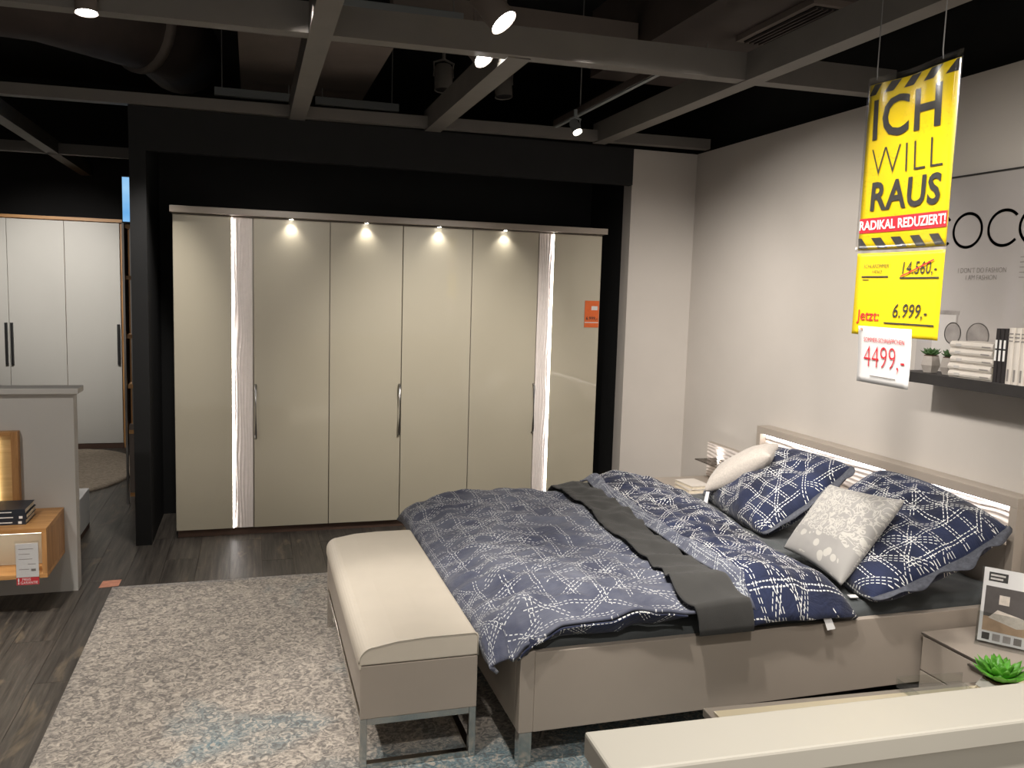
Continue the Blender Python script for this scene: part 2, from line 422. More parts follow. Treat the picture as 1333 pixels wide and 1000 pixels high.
# ceiling panels and duct work above the grid
bm = nb(); prism(bm, [(.42, -.88, 3.1), (1.28, -.88, 3.1), (1.28, .58, 3.1), (.42, .58, 3.1)], (0, 0, .04))
tag(obj('acoustic_panel', bm, 'panel_brown', None, origin=(.42, -.88, 3.1)), 'brown-grey acoustic panel hanging above the beams over wardrobe', 'panel')
dct = thing('ventilation_duct', (3.15, -2, 3.12), 'brown rectangular ventilation duct with slotted grille above the right beams', 'duct')
obj('duct_body', B(2.62, 3.6, -4.5, -.6, 3.13, 3.55), 'duct_brown', dct)
gr = obj('grille', B(3.0, 3.32, -2.42, -1.75, 3.10, 3.13), 'panel_brown', dct)
bp = obj('opening', B(3.03, 3.29, -2.39, -1.78, 3.095, 3.099), 'ceiling_black', gr)
for k in range(9):
    obj('slat', B(3.035+k*.029, 3.045+k*.029, -2.39, -1.78, 3.086, 3.095), 'duct_brown', gr)
dc = thing('round_duct', (-1, -.2, 3.3), 'thick round duct pipe in the dark at upper left', 'duct')
obj('duct_pipe', T([(-3.8, -.6, 3.42), (-1.6, -.35, 3.4), (-.7, -.2, 3.4), (-.12, .45, 3.42), (-.02, 1.2, 3.45)], .3, 24), 'duct_brown', dc, True)
for k, q in enumerate(((-1.6, -.35, 3.4), (-.2, .37, 3.42))):
    d_ = Vector((1, .12, 0)) if k == 0 else Vector((.75, .65, 0)); d_.normalize()
    obj('flange', T([Vector(q)-d_*.03, Vector(q)+d_*.03], .325, 24), 'panel_brown', dc, True)
tag(obj('air_duct', B(-.4, 2.2, -3.1, -2.75, 3.25, 3.5), 'duct_brown', origin=(.9, -2.9, 3.25)), 'flat brown air duct crossing the dark ceiling at top centre', 'duct')
tag(obj('service_girder', B(1.2, 2.6, -1.36, -1.24, 3.16, 3.26), 'panel_brown', origin=(2, -1.3, 3.16)), 'brown girder behind the long beam to the right of lit spotlight', 'girder')
def light_rail(x0, x1, y, z, label, top=3.75):
    t_ = thing('light_rail', ((x0+x1)/2, y, z), label, 'rail', 'hanging grey rails')
    obj('channel', B(x0, x1, y-.02, y+.02, z, z+.055, .004), 'rail_grey', t_)
    for s in (x0+.05, x1-.05): obj('hanger_wire', T([(s, y, z+.05), (s, y, top)], .004, 6), 'cable', t_)
light_rail(.25, .79, .32, 2.985, 'grey hanging rail left of the wide ceiling beam over wardrobe')
light_rail(.92, 1.51, .32, 2.985, 'grey hanging rail just right of the wide ceiling beam')
light_rail(.86, 1.55, -1.46, 3.1, 'grey hanging rail at the top centre next to lit spotlight')
light_rail(2.83, 3.28, -1.66, 2.98, 'grey hanging rail in front of the duct grille', 3.10)
tk = thing('lamp_track', (2.5, -1.2, 2.86), 'thin black lamp track ending at the small spotlight by the niche', 'track')
obj('track_channel', B(2.48, 2.52, -2.1, -.3, 2.86, 2.90), 'duct_brown', tk)
obj('track_edge', B(2.488, 2.512, -2.1, -.3, 2.852, 2.86), 'rail_grey', tk)
obj('hanger_wire', T([(2.5, -.75, 2.9), (2.5, -.75, 3.75)], .004, 6), 'cable', tk)

def spotlight(loc, aim, ln, r, lens, label, watt=0, deg=60, body='panel_brown', stem=.1):
    loc = Vector(loc); d = Vector(aim).normalized(); t_ = thing('spotlight', loc, label, 'spotlight', 'spotlights on the ceiling grid')
    bk = loc - d*ln
    bm = nb(); tube(bm, [bk, bk+d*.01, loc-d*.012, loc], [r*.82, r, r, r*1.03], 20, cap=False)
    f0 = [bm.verts.new(bk)]; obj('housing', bm, body, t_, True)
    bm = nb(); tube(bm, [loc-d*.012, loc-d*.006], r*.9, 20); obj('lens', bm, lens, t_)
    bm = nb(); tube(bm, [bk+d*.002, bk-d*.004], r*.82, 20); obj('rear_cap', bm, body, t_)
    mid = loc - d*ln*.55
    obj('bracket', T([mid + Vector((r*1.05, 0, 0)), mid + Vector((r*1.1, 0, r*1.5)), mid + Vector((0, 0, r*1.9)), mid + Vector((-r*1.1, 0, r*1.5)), mid + Vector((-r*1.05, 0, 0))], .008, 6), body, t_)
    obj('stem', T([mid + Vector((0, 0, r*1.8)), mid + Vector((0, 0, r*1.8+stem))], .012, 8), body, t_)
    if watt: spot(loc + d*.02, loc + d*2, watt, deg, .8, r*.8, WARM, t_)
    return t_
spotlight((1.42, -2.70, 2.745), (.42, -.30, -.62), .16, .055, 'lamp_lens', 'lit spotlight with bright oval lens at the top centre', 60, 70)
spotlight((1.535, -1.98, 2.80), (.35, -.45, -.6), .15, .05, 'lamp_lens', 'lit spotlight partly hidden behind the long beam below the larger one', 40, 70)
spotlight((-.135, -2.10, 2.768), (.05, -.10, -1), .10, .042, 'lamp_lens', 'lit spotlight seen edge on at the upper left', 40, 80, 'panel_brown', .04)
spotlight((2.47, -.80, 2.735), (.12, -.35, -.55), .09, .03, 'lamp_lens_warm', 'small silver spotlight on the thin black track by the niche', 14, 80, 'rail_grey', .05)
spotlight((1.70, -.32, 3.02), (.0, -.1, -1), .16, .06, 'ceiling_black', 'unlit cylinder spotlight left of the short beam', 0, body='beam_paint', stem=.5)
spotlight((2.12, -.30, 3.02), (.05, -.1, -1), .16, .06, 'ceiling_black', 'unlit cylinder spotlight right of the short beam', 0, body='beam_paint', stem=.5)

# ================================================================== WARDROBE
W = thing('wardrobe', (1.5, .3, 0), 'tall taupe wardrobe with six glossy glass doors and a lit cornice', 'wardrobe')
obj('body', B(0, 3.0, .0, .60, .05, 2.158), 'taupe_side', W)
obj('plinth', B(.01, 2.99, .012, .59, 0, .05), 'brown_base', W)
co = obj('cornice', B(-.012, 3.02, -.075, .61, 2.160, 2.203, .003), 'taupe', W)
for X in (.743, 1.243, 1.748, 2.232):
    bm = nb(); tube(bm, [(X, -.055, 2.152), (X, -.055, 2.160)], .016, 14); dl = obj('downlight', bm, 'chrome', co)
    bm = nb(); tube(bm, [(X, -.055, 2.1505), (X, -.055, 2.152)], .011, 14); obj('downlight_lens', bm, 'lamp_lens', co)
    spot((X, -.055, 2.148), (X, -.04, 0), 2.2, 110, .9, .01, (1, .95, .86), co)
def wave_v(x0, x1, z0, z1, y):
    def fn(a, c_):
        x = lerp(x0, x1, a); z = lerp(z0, z1, c_)
        p = (x-x0)*330 + 3.2*nz(z*3.2, x*14) + 1.6*math.sin(z*9+x*40)
        return (x, y - .0036*(.5+.5*math.sin(p)) , z)
    return grid(fn, 26, 190)
handles = {1: .513, 2: 1.488, 4: 2.490}
for i in range(6):
    x0, x1 = i*.5+.003, (i+1)*.5-.003
    g0, g1 = x0, x1
    if i == 0: g1 = .362
    if i == 5: g0 = 2.618
    d_ = obj('door', B(g0, g1, -.022, -.002, .055, 2.150, .0015), 'door_glass', W)
    if i in (0, 5):
        a0, a1, l0, l1 = (.371, .494, .364, .370) if i == 0 else (2.506, 2.609, 2.610, 2.616)
        obj('backing', B(min(a0, l0), max(a1, l1), -.012, -.002, .055, 2.150), 'taupe', d_)
        obj('wave_panel', wave_v(a0, a1, .056, 2.149, -.0125), 'wave_white', d_, True, label='pale wave relief strip')
        obj('light_strip', B(l0, l1, -.0215, -.012, .058, 2.146), 'led_white', d_, label='thin white light strip')
    if i in handles:
        hx = handles[i]
        obj('handle', T([(hx, -.024, .675), (hx, -.05, .69), (hx, -.054, .72), (hx, -.054, 1.0), (hx, -.05, 1.03), (hx, -.024, 1.04)], .0075, 10), 'steel', d_, True, label='slim dark chrome bow handle')
# orange price tag on the right door
pt = thing('price_tag', (2.935, -.03, 1.47), 'orange price tag stuck on the right wardrobe door', 'price tag')
obj('card', B(2.878, 2.992, -.027, -.0225, 1.468, 1.668), 'tag_orange', pt)
obj('sticker', B(2.93, 2.98, -.0285, -.027, 1.598, 1.628), 'paper', pt)
obj('footer', B(2.88, 2.990, -.0285, -.027, 1.502, 1.508), 'paper', pt)
obj('lettering', text('6.999,-', .034, frame_mat((1, 0, 0), (0, 0, 1), (2.935, -.0285, 1.535)), .0006), 'print_black', pt)

# ================================================================== BED
BX0, BX1, BY0, BY1 = 1.398, 3.60, -3.222, -1.262
RT, RB = .447, .142
bed = thing('bed', (2.5, -2.24, 0), 'wide taupe double bed with chrome legs and lit wave headboard', 'bed')
obj('side_rail', B(BX0+.055, BX1, BY0, BY0+.03, RB, RT-.006, .002), 'taupe', bed)
obj('side_rail', B(BX0+.055, BX1, BY1-.03, BY1, RB, RT-.006, .002), 'taupe', bed)
obj('foot_rail', B(BX0, BX0+.03, BY0+.055, BY1-.055, RB, RT-.04, .002), 'taupe', bed)
for yy in (BY0, BY1-.055): obj('corner_post', B(BX0, BX0+.055, yy, yy+.055, RB, RT, .003), 'taupe', bed)
for xx in (BX0+.004, 3.4):
    for yy in (BY0+.004, BY1-.052): obj('leg', B(xx, xx+.048, yy, yy+.048, .0102 if xx < 2 else 0, RB, .002), 'chrome', bed)
obj('slat_base', B(BX0+.03, BX1, BY0+.03, BY1-.03, RB+.02, .22), 'brown_base', bed)
hb = obj('headboard', B(3.655, 3.70, -3.222, -1.262, .10, .86), 'taupe', bed)
obj('top_band', B(3.605, 3.70, -3.222, -1.262, .862, .908, .002), 'taupe', hb)
for yy in (-3.222, -1.302): obj('end_post', B(3.605, 3.655, yy, yy+.04, .10, .862, .002), 'taupe', hb)
obj('lower_panel', B(3.610, 3.655, -3.18, -1.304, .12, .692, .002), 'taupe', hb)
def fn(a, c_):
    y = lerp(-3.18, -1.303, a); z = lerp(.694, .846, c_)
    p = (z)*270 + 3.0*nz(y*2.6, z*9) + 1.8*math.sin(y*7+z*25) + 2.2*nz(y*7, z*4, 3)
    return (3.652 - .0055*(.5+.5*math.sin(p)), y, z)
obj('wave_panel', grid(fn, 240, 34), 'wave_relief', hb, True, label='pale wave relief panel')
obj('light_strip', B(3.628, 3.646, -3.18, -1.304, .853, .861), 'led_head', hb, label='white light strip')
# mattress with its dark sheet
def fn(a, c_):
    x = lerp(BX0+.035, 3.603, a); th = c_
    prof = [(0, (-3.188, .24)), (.08, (-3.19, .42)), (.12, (-3.185, .462)), (.17, (-3.155, .488)), (.22, (-3.1, .496)), (.78, (-1.39, .496)), (.83, (-1.33, .488)), (.88, (-1.30, .462)), (.92, (-1.296, .42)), (1, (-1.296, .24))]
    for (k0, (y0, z0)), (k1, (y1, z1)) in zip(prof, prof[1:]):
        if th <= k1+1e-9:
            s = (th-k0)/(k1-k0); y = lerp(y0, y1, s); z = lerp(z0, z1, s); break
    amp = .012 if .1 < th < .9 else 0
    z += amp*nz(x*5+y*3, y*7-x*2) + amp*.6*nz(x*16+y*6, y*5)
    y += (.010*nz(x*9, z*22) if th < .15 else 0)
    e = max(0, .04-(x-BX0-.035))/.04
    return (x, y, z - e*.03)
bm = grid(fn, 120, 90); obj('fitted_sheet_mattress', bm, 'sheet_grey', bed, True, label='mattress in a dark grey fitted sheet')

# duvet ---------------------------------------------------------------
def duvet_z(x, y):
    """height of the duvet top"""
    z = curve([(1.27, .36), (1.30, .455), (1.36, .52), (1.48, .565), (1.7, .578), (2.6, .585)], x)
    e = min(y+3.235, -1.27-y)
    z -= .085*(1-min(1, max(0, e)/.17))**1.8
    w_ = min(1, max(0, e)/.1)*.8+.2
    z += w_*(.016*nz(x*4.2+y*1.4, y*3.2-x*2.5) + .010*nz(x*10+y*7, y*9-x*5) + .026*nz(x*1.8, y*1.7, 4) + .006*nz(x*23+y*11, y*19, 8)
             - .030*abs(nz(x*3.2+y*5.0, y*1.6-x*1.2, 7)) - .026*abs(nz(x*6-y*3, y*7+x*3, 11)) + .022)
    return z
HEM = [(1.33, .395), (1.42, .485), (1.56, .542), (1.72, .552), (1.84, .585), (1.93, .570), (2.05, .555), (2.6, .55)]
def hem_z(x): return curve(HEM, x)
def fn(a, c_):
    s = a*1.32
    # cross section over the foot end: hem tucked below, bulge, then the flat top
    yy = lerp(-3.235, -1.275, c_)
    if s < .20:
        q = s/.20; ang = lerp(-1.15, 1.25, q)
        sag = 0
        cx = 1.36+.012*nz(yy*5, 3); x = cx - .088*math.cos(ang*.8) + .052*q**3 + .02*nz(yy*4, q*2)*(1-q)
        z = lerp(.385-sag*.25, duvet_z(1.375, yy), q**.8)
        pass
    else:
        x = lerp(1.365, 2.48, (s-.20)/1.12); z = duvet_z(x, yy)
    y = yy + .012*nz(x*6, 5) * (1 if c_ < .1 or c_ > .9 else .3)
    if c_ < .10:
        k_ = 1-c_/.10; y += -.012*math.sin(x*7)*k_ + .07*k_*min(1, max(0, (x-2.16)/.12))
        if s >= .20: z = lerp(z, hem_z(x), k_**1.5)
    return (x, y, z)
bm = grid(fn, 150, 170, lambda a, c_: (a*1.32 if a*1.32 > .2 else .2-(.2-a*1.32)*1.75, c_*1.96))
dv = obj('duvet', bm, 'linen_slate', None, True, origin=(1.9, -2.25, .5))
md = dv.modifiers.new('thickness', 'SOLIDIFY'); md.thickness = .012; md.offset = -1
tag(dv, 'slate blue duvet with white stitched print spread over the bed foot', 'duvet')
# navy underside showing below the near hem
def fn(a, c_):
    x = lerp(1.385, 2.03, a); zt = hem_z(x)
    zb = max(zt - .014 - .06*math.sin(PI*(.08+.92*a))**.6, .42 if x < 1.42 else .494)
    return (x, -3.252 + .012*nz(x*6, 5) + .030*c_**1.5 + (-.012*math.sin(x*7)), lerp(zt-.010, zb, c_))
u_ = obj('underside_edge', grid(fn, 60, 6, lambda a, c_: (a*.75, c_*.06)), 'linen_navy', dv, True, label='navy underside showing at the edge')
md = u_.modifiers.new('thickness', 'SOLIDIFY'); md.thickness = .006

# folded-back part of the duvet, navy side up
FL = [(-3.30, 2.325), (-3.15, 2.30), (-2.97, 2.30), (-2.66, 2.31), (-2.3, 2.32), (-1.9, 2.35), (-1.25, 2.42)]
FR = [(-3.30, 2.80), (-3.1, 2.80), (-2.88, 2.82), (-2.52, 2.84), (-1.94, 2.95), (-1.25, 2.98)]
def fold_h(q, y):
    h = .100*(max(0, 1-abs(2*q-1)**3.0))**.62
    h *= 1 + .22*nz(y*2.2, q*2, 1) + .12*nz(y*6, q*6, 2)
    return h
def fn(a, c_):
    y = lerp(-3.245, -1.235, a); xl = curve(FL, y); xr = curve(FR, y)
    q = c_; x = lerp(xl, xr, q) + .012*nz(y*5, q*4, 9)
    e = min(y+3.245, -1.235-y); k = min(1, max(0, e)/.14); k = 1-(1-k)**2
    base = .495 + .075*(1-q)*(k*.8+.2) - .045*max(0, 1-(y+3.245)/.1) 
    z = base + fold_h(q, y)*(.16+.84*k) + .012*k*nz(x*7+y*4, y*6, 2) + .007*k*nz(x*18, y*15) - .028*k*abs(nz(x*3+y*1.5, y*5.5-x*2, 6)) - .014*k*abs(nz(x*9+y*3, y*11, 12))
    return (x, y + .01*nz(x*8, 2), z)
fo = obj('folded_half', grid(fn, 150, 50, lambda a, c_: (c_*.62+2, a*2.0)), 'linen_navy', dv, True, label='folded-back navy half with white stitching')
md = fo.modifiers.new('thickness', 'SOLIDIFY'); md.thickness = .02; md.offset = -1
fold_fn = fn
def fn(a, c_):
    y = lerp(-3.235, -1.25, a); xl = curve(FL, y); q = c_
    P_ = Vector(fold_fn((y+3.245)/2.01, .115)); Q_ = Vector((xl-.024, y, .622+.008*nz(y*3, 6) - .07*max(0, 1-(y+3.235)/.2) - .04*max(0, 1-(-1.25-y)/.12)))
    p_ = P_.lerp(Q_, q); p_.z += .030*math.sin(PI*min(1, q*1.1))*(.4+.6*min(1, (y+3.235)/.1)) + .004
    p_.x += .004*nz(y*5, q*3)
    return p_
hm = obj('hem_band', grid(fn, 110, 12, lambda a, c_: (c_*.12+4, a*2.0)), 'linen_hem', dv, True, label='paler grey-blue hem of the fold')
md = hm.modifiers.new('thickness', 'SOLIDIFY'); md.thickness = .012; md.offset = -1
obj('care_label', prism(nb(), [(2.635, -3.238, .500), (2.668, -3.240, .500), (2.690, -3.262, .432), (2.655, -3.260, .428)], (0, -.0015, .0005)), 'paper', dv)

# throw
TL_ = [(-3.30, 2.075), (-3.15, 2.04), (-2.89, 2.10), (-2.62, 2.10), (-2.35, 2.09), (-1.86, 2.14), (-1.25, 2.175)]
def fn(a, c_):
    y = lerp(-3.31, -1.245, a); xl = curve(TL_, y); xr = curve(FL, y) - .02
    x = lerp(xl, xr, c_) + .010*nz(y*7, 1)*(1-c_)
    y2 = max(-3.23, min(-1.28, y)); ysh = -.022*min(1, max(0, (-3.05-y)/.16))
    k_ = max(0, 1-(y2+3.235)/.196); z = lerp(duvet_z(x, y2), hem_z(x), k_**1.5) + .028 + .022*max(0, nz(y*4.5+x*1.5, x*2.5, 5)) + .012*math.sin(y*13+x*5+2*nz(y*2, 1))*.6
    if y < -3.235: q_ = (-3.235-y)/.075; z = lerp(z, .468, q_**1.3); y = -3.235 - .028*math.sin(q_*PI/2)
    if y > -1.30: z -= .04*((y+1.30)/.06)
    return (x, y+ysh, z)
th = obj('throw', grid(fn, 140, 22, lambda a, c_: (c_*.25, a*2)), 'throw_grey', None, True, origin=(2.2, -2.25, .58))
md = th.modifiers.new('thickness', 'SOLIDIFY'); md.thickness = .008; md.offset = 1
tag(th, 'dark grey fleece throw laid in a strip across the duvet', 'throw')

# pillows ---------------------------------------------------------------
def pillow(name, cs, thick, mat, label, cat, n=48, pinch=.015, wr=.012, seed=0, w_=.8, h_=.6, flange=None, nside=1, power=2.4):
    BL, BR, TR, TL = [Vector(c_) for c_ in cs]
    nrm = ((BR-BL).cross(TL-BL) + (TR-TL).cross(TR-BR)).normalized()
    cen = (BL+BR+TR+TL)/4
    def base(u, v_):
        a, c_ = 2*u-1, 2*v_-1
        uu = u - pinch*a*(1-c_*c_)*1.0; vv = v_ - pinch*c_*(1-a*a)*1.0
        return (BL*(1-uu)+BR*uu)*(1-vv) + (TL*(1-uu)+TR*uu)*vv
    def hgt(u, v_):
        a, c_ = abs(2*u-1), abs(2*v_-1)
        return max(0, (1-a**power)*(1-c_**power))**.42
    bm = nb(); uvl = bm.loops.layers.uv.new('UVMap')
    def vert(i, j, s):
        u, v_ = i/n, j/n; h = hgt(u, v_)
        rd = min(1, 5*min(u, 1-u, v_, 1-v_))
        rad = math.atan2(v_-.5, u-.5); fold = math.sin(rad*9 + 3*nz(u*3+seed, v_*3))*.5*(1-h*.6)
        wv = wr*rd*(nz(u*4+seed, v_*4, s) + .5*nz(u*9+seed, v_*9, s) + .7*fold - .9*abs(nz(u*5+v_*3+seed, v_*6-u*2, s+4)) + .2)
        return base(u, v_) + nrm*(s*(h*thick/2 + wv) )
    top = [[bm.verts.new(vert(i, j, 1)) for j in range(n+1)] for i in range(n+1)]
    bot = [[top[i][j] if i in (0, n) or j in (0, n) else bm.verts.new(vert(i, j, -1)) for j in range(n+1)] for i in range(n+1)]
    for G, fl_ in ((top, 0), (bot, 1)):
        for i in range(n):
            for j in range(n):
                ids = [(i, j), (i+1, j), (i+1, j+1), (i, j+1)]
                if fl_: ids = ids[::-1]
                f_ = bm.faces.new([G[a][c_] for a, c_ in ids])
                for lp, (a, c_) in zip(f_.loops, ids): lp[uvl].uv = (a/n*w_ + seed*1.37, c_/n*h_ + (.0 if not fl_ else 2))
    o = obj(name, bm, mat, None, True, origin=cen)
    if flange:
        for side in flange:
            def ff(a, c_):
                if side == 'R': p_, q_ = base(1, a), base(.9, a)
                elif side == 'B': p_, q_ = base(a, 0), base(a, .1)
                elif side == 'L': p_, q_ = base(0, a), base(.1, a)
                else: p_, q_ = base(a, 1), base(a, .9)
                d_ = (p_-q_).normalized(); e = math.sin(PI*a)**.35
                return p_ - d_*.02 + d_*c_*.070*(.45+.55*e)*(1+.25*nz(a*9, 3, seed)) + nrm*(.034*nz(a*6, c_*2, seed)*c_ + .006)
            fo_ = obj('flange', grid(ff, 40, 5), 'linen_back', o, True, label='slate grey reverse flange')
            mm = fo_.modifiers.new('thickness', 'SOLIDIFY'); mm.thickness = .004
    return tag(o, label, cat)
pillow('pillow', [(3.12, -1.46, .52), (2.98, -2.32, .525), (3.50, -2.32, .855), (3.50, -1.52, .80)], .25, 'linen_navy',
       'blue stitched-print pillow leaning on the headboard under the cream cushion', 'pillow', seed=1, w_=.84, h_=.62, flange='R', wr=.024, pinch=-.03)
pillow('pillow', [(3.05, -2.50, .53), (2.885, -3.235, .52), (3.53, -3.262, .79), (3.52, -2.52, .875)], .25, 'linen_navy',
       'blue stitched-print pillow leaning on the headboard behind the damask cushion', 'pillow', seed=5, w_=.78, h_=.68, flange='R', wr=.026, pinch=-.045)
pillow('cushion', [(2.905, -2.60, .545), (2.835, -3.10, .54), (3.12, -3.11, .895), (3.14, -2.60, .845)], .13, 'damask',
       'square light grey damask cushion propped against the right blue pillow', 'cushion', seed=0, w_=.47, h_=.47, pinch=.03, wr=.004)
cu_ = pillow('cushion', [(3.00, -1.68, .600), (3.20, -2.02, .870), (3.40, -1.80, .885), (3.23, -1.47, .66)], .15, 'boucle',
       'plain cream cushion lying on the left blue pillow', 'cushion', seed=3, w_=.45, h_=.40, pinch=.03, wr=.004)
obj('care_label', prism(nb(), [(3.005, -1.695, .60), (3.022, -1.705, .60), (3.005, -1.715, .53), (2.988, -1.70, .53)], (.001, .001, 0)), 'paper', cu_)
tag(obj('sheet_label', prism(nb(), [(2.85, -3.145, .503), (2.885, -3.15, .503), (2.892, -3.12, .504), (2.857, -3.115, .504)], (0, 0, .002)), 'paper', origin=(2.87, -3.13, .503)), 'tiny white paper tag lying on the dark sheet', 'tag')
tag(obj('pillow_tag', prism(nb(), [(3.56, -2.415, .80), (3.56, -2.465, .80), (3.585, -2.475, .84), (3.585, -2.44, .85)], (.002, 0, 0)), 'tag_pink', origin=(3.57, -2.44, .8)), 'small orange tag between the blue pillows at the headboard', 'tag')

# ================================================================== BENCH
bn = thing('bench', (1.06, -2.42, 0), 'long beige bench with padded top and chrome frame at the bed foot', 'bench')
x0, x1, y0, y1 = .848, 1.272, -3.10, -1.755
obj('box', B(x0+.004, x1-.004, y0+.004, y1-.004, .218, .398, .003), 'taupe', bn)
obj('end_panel', B(x0, x1, y0-.003, y0+.012, .203, .398, .002), 'taupe', bn)
obj('end_panel', B(x0, x1, y1-.012, y1+.003, .203, .398, .002), 'taupe', bn)
# seat pad: rounded on the long front edge, higher at the bed side
bm = nb(); pr = []
zt = .486
for k in range(9):
    a = PI/2*k/8 ; pr.append((x0-.006 + .055*(1-math.sin(a)), zt-.022-.055*(1-math.cos(a))))
pr = [(x0-.006, .385)] + [(x0-.006 + .055*(1-math.cos(PI/2*k/8)), zt-.075+.055*math.sin(PI/2*k/8)) for k in range(9)]
pr += [(x0+.13, zt-.006), (x0+.24, zt)] + [(x1-.018*(1-math.sin(PI/2*k/4)), zt-.018*(1-math.cos(PI/2*k/4))) for k in range(5)] + [(x1, .401), (x0+.004, .401), (x0+.004, .385)]
prism(bm, [(px, y0-.004, pz) for px, pz in pr], (0, y1-y0+.008, 0))
sp_ = obj('seat_pad', bm, 'leather', bn)
md = sp_.modifiers.new('soft', 'BEVEL'); md.width = .006; md.segments = 2; md.limit_method = 'ANGLE'; md.angle_limit = .7
obj('piping', T([(px, y0-.003, pz) for px, pz in pr[1:18]], .0035, 6), 'leather', bn, True)
for yy in (y0, y1-.026):
    for xx in (x0, x1-.026): obj('leg', B(xx, xx+.026, yy, yy+.026, .0102, .203, .002), 'chrome', bn)
    obj('cross_bar', B(x0+.026, x1-.026, yy, yy+.026, .177, .203, .002), 'chrome', bn)
    obj('floor_bar', B(x0+.026, x1-.026, yy, yy+.026, .0102, .034, .002), 'chrome', bn)
for xx in (x0, x1-.026): obj('long_bar', B(xx, xx+.026, y0+.026, y1-.026, .177, .203, .002), 'chrome', bn)
obj('long_floor_bar', B(x1-.026, x1, y0+.026, y1-.026, .0102, .03, .002), 'chrome', bn)

# ================================================================== NIGHTSTANDS BY THE BED
def waves_y(x, ya, yb, za, zb):
    def f_(a, c_):
        y = lerp(ya, yb, a); z = lerp(za, zb, c_)
        p = z*270 + 3*nz(y*3, z*9, 6) + 1.8*math.sin(y*8+z*25)
        return (x - .0055*(.5+.5*math.sin(p)), y, z)
    return grid(f_, 80, 50)
def nightstand(xa, ya, yb, label, up=0):
    t_ = thing('nightstand', (xa+.24, (ya+yb)/2, 0), label, 'nightstand', 'taupe nightstands beside the bed')
    obj('body', B(xa+.012, 3.69, ya+.005, yb-.005, .06, .362+up, .002), 'taupe', t_)
    for k in range(2):
        d_ = obj('drawer', B(xa-.006, xa+.012, ya+.006, yb-.006, .066+k*(.148+up/2), .209+up/2+k*(.148+up/2), .002), 'taupe', t_)
        obj('handle', B(xa-.018, xa-.006, (ya+yb)/2-.08, (ya+yb)/2+.08, up/2+.19+k*(.148+up/2), up/2+.198+k*(.148+up/2)), 'steel', d_)
    obj('glass_top', B(xa-.008, 3.69, ya, yb, .363+up, .372+up, .001), 'taupe', t_)
    obj('edge_strip', B(xa-.0095, xa-.008, ya, yb, .363+up, .371+up), 'steel', t_)
    for xx in (xa+.03, 3.62):
        for yy in (ya+.03, yb-.06): obj('foot', B(xx, xx+.03, yy, yy+.03, 0, .06), 'chrome', t_)
    return t_
nightstand(3.14, -3.90, -3.245, 'taupe nightstand right of the bed holding the brochure stand')
nightstand(3.20, -1.235, -.56, 'taupe nightstand on the far side of the bed holding two books', .05)
def wallpanel(ya, yb, label, glass, zb=.376):
    t_ = thing('wall_panel', (3.69, (ya+yb)/2, .375), label, 'panel', 'wave panels above the nightstands')
    obj('board', B(3.668, 3.70, ya, yb, zb, .675, .002), 'taupe', t_)
    obj('wave_face', waves_y(3.667, ya+.004, yb-.004, zb+.004, .672), 'wave_relief', t_, True)
    if glass:
        obj('glass_shelf', B(3.50, 3.665, ya+.03, yb-.12, .570, .578), 'smoked_glass', t_)
        bm = nb(); tube(bm, [(3.655, yb-.18, .590), (3.648, yb-.18, .590)], .008, 10); obj('shelf_lamp', bm, 'lamp_lens', t_)
        spot((3.635, yb-.18, .592), (3.665, yb-.18, .66), .5, 120, 1, .008, (1, .96, .9), t_)
    return t_
wallpanel(-1.235, -.56, 'wave relief wall panel with smoked glass shelf over the far nightstand', True, .426)
wallpanel(-3.90, -3.245, 'wave relief wall panel right of the headboard end', False)
# two books on the far nightstand
for k, (dx, z, lab) in enumerate(((0, .423, 'lower of the two white books on the far nightstand'), (.008, .449, 'upper of the two white books on the far nightstand'))):
    bk = thing('book', (3.36, -.97, z), lab, 'book', 'books on the far nightstand')
    M = Matrix.Translation((3.33+dx, -.955, z)) @ Matrix.Rotation(.10*k-.05, 4, 'Z')
    bm = nb(); box(bm, -.075, .075, -.11, .11, 0, .0025, M=M); box(bm, -.075, .075, -.11, .11, .0215, .024, M=M); box(bm, .0725, .075, -.11, .11, .0025, .0215, M=M); obj('cover', bm, 'book_white', bk)
    obj('pages', box(nb(), -.071, .0725, -.107, .107, .0025, .0215, M=M), 'paper_page', bk)

# brochure in its clear stand
br = thing('brochure_stand', (3.25, -3.42, .372), 'glossy bedroom brochure in a clear acrylic stand on the nightstand', 'brochure')
rv = Vector((.62, -.785, 0)).normalized(); upb = (Vector((0, 0, 1)) + Vector((.785, .62, 0))*.22).normalized()
MB = frame_mat(rv, upb, (3.275, -3.385, .380))
def slab(xa, xb, ya, yb, za, zb): return box(nb(), xa, xb, ya, yb, za, zb, M=MB)
obj('leaflet', slab(0, .21, .004, .297, 0, .004), 'paper', br)
obj('picture', slab(.012, .198, .048, .225, .004, .0046), 'photo_dark', br)
obj('picture_floor', slab(.012, .198, .048, .105, .0046, .005), 'photo_floor', br)
bm = nb(); prism(bm, [(.03, .10, .005), (.13, .075, .005), (.185, .088, .005), (.15, .118, .005), (.06, .135, .005)], (0, 0, .0004)); bmesh.ops.transform(bm, matrix=MB, verts=bm.verts); obj('picture_bed', bm, 'photo_bed', br)
obj('picture_frame', slab(.062, .098, .158, .195, .005, .0054), 'photo_bed', br)
obj('headline_box', slab(.018, .085, .245, .281, .004, .0048), 'print_black', br)
for k, ww in enumerate((.052, .044)): obj('headline_line', slab(.024, .024+ww, .266-k*.014, .273-k*.014, .0048, .0052), 'print_pale', br)
for k in range(5): obj('thumbnail', slab(.014+k*.037, .041+k*.037, .013, .040, .004, .0048), ('print_black', 'print_midgrey', 'print_midgrey', 'print_grey', 'print_midgrey')[k], br)
obj('acrylic_front', slab(-.008, .22, 0, .12, .007, .009), 'clear_acrylic', br)
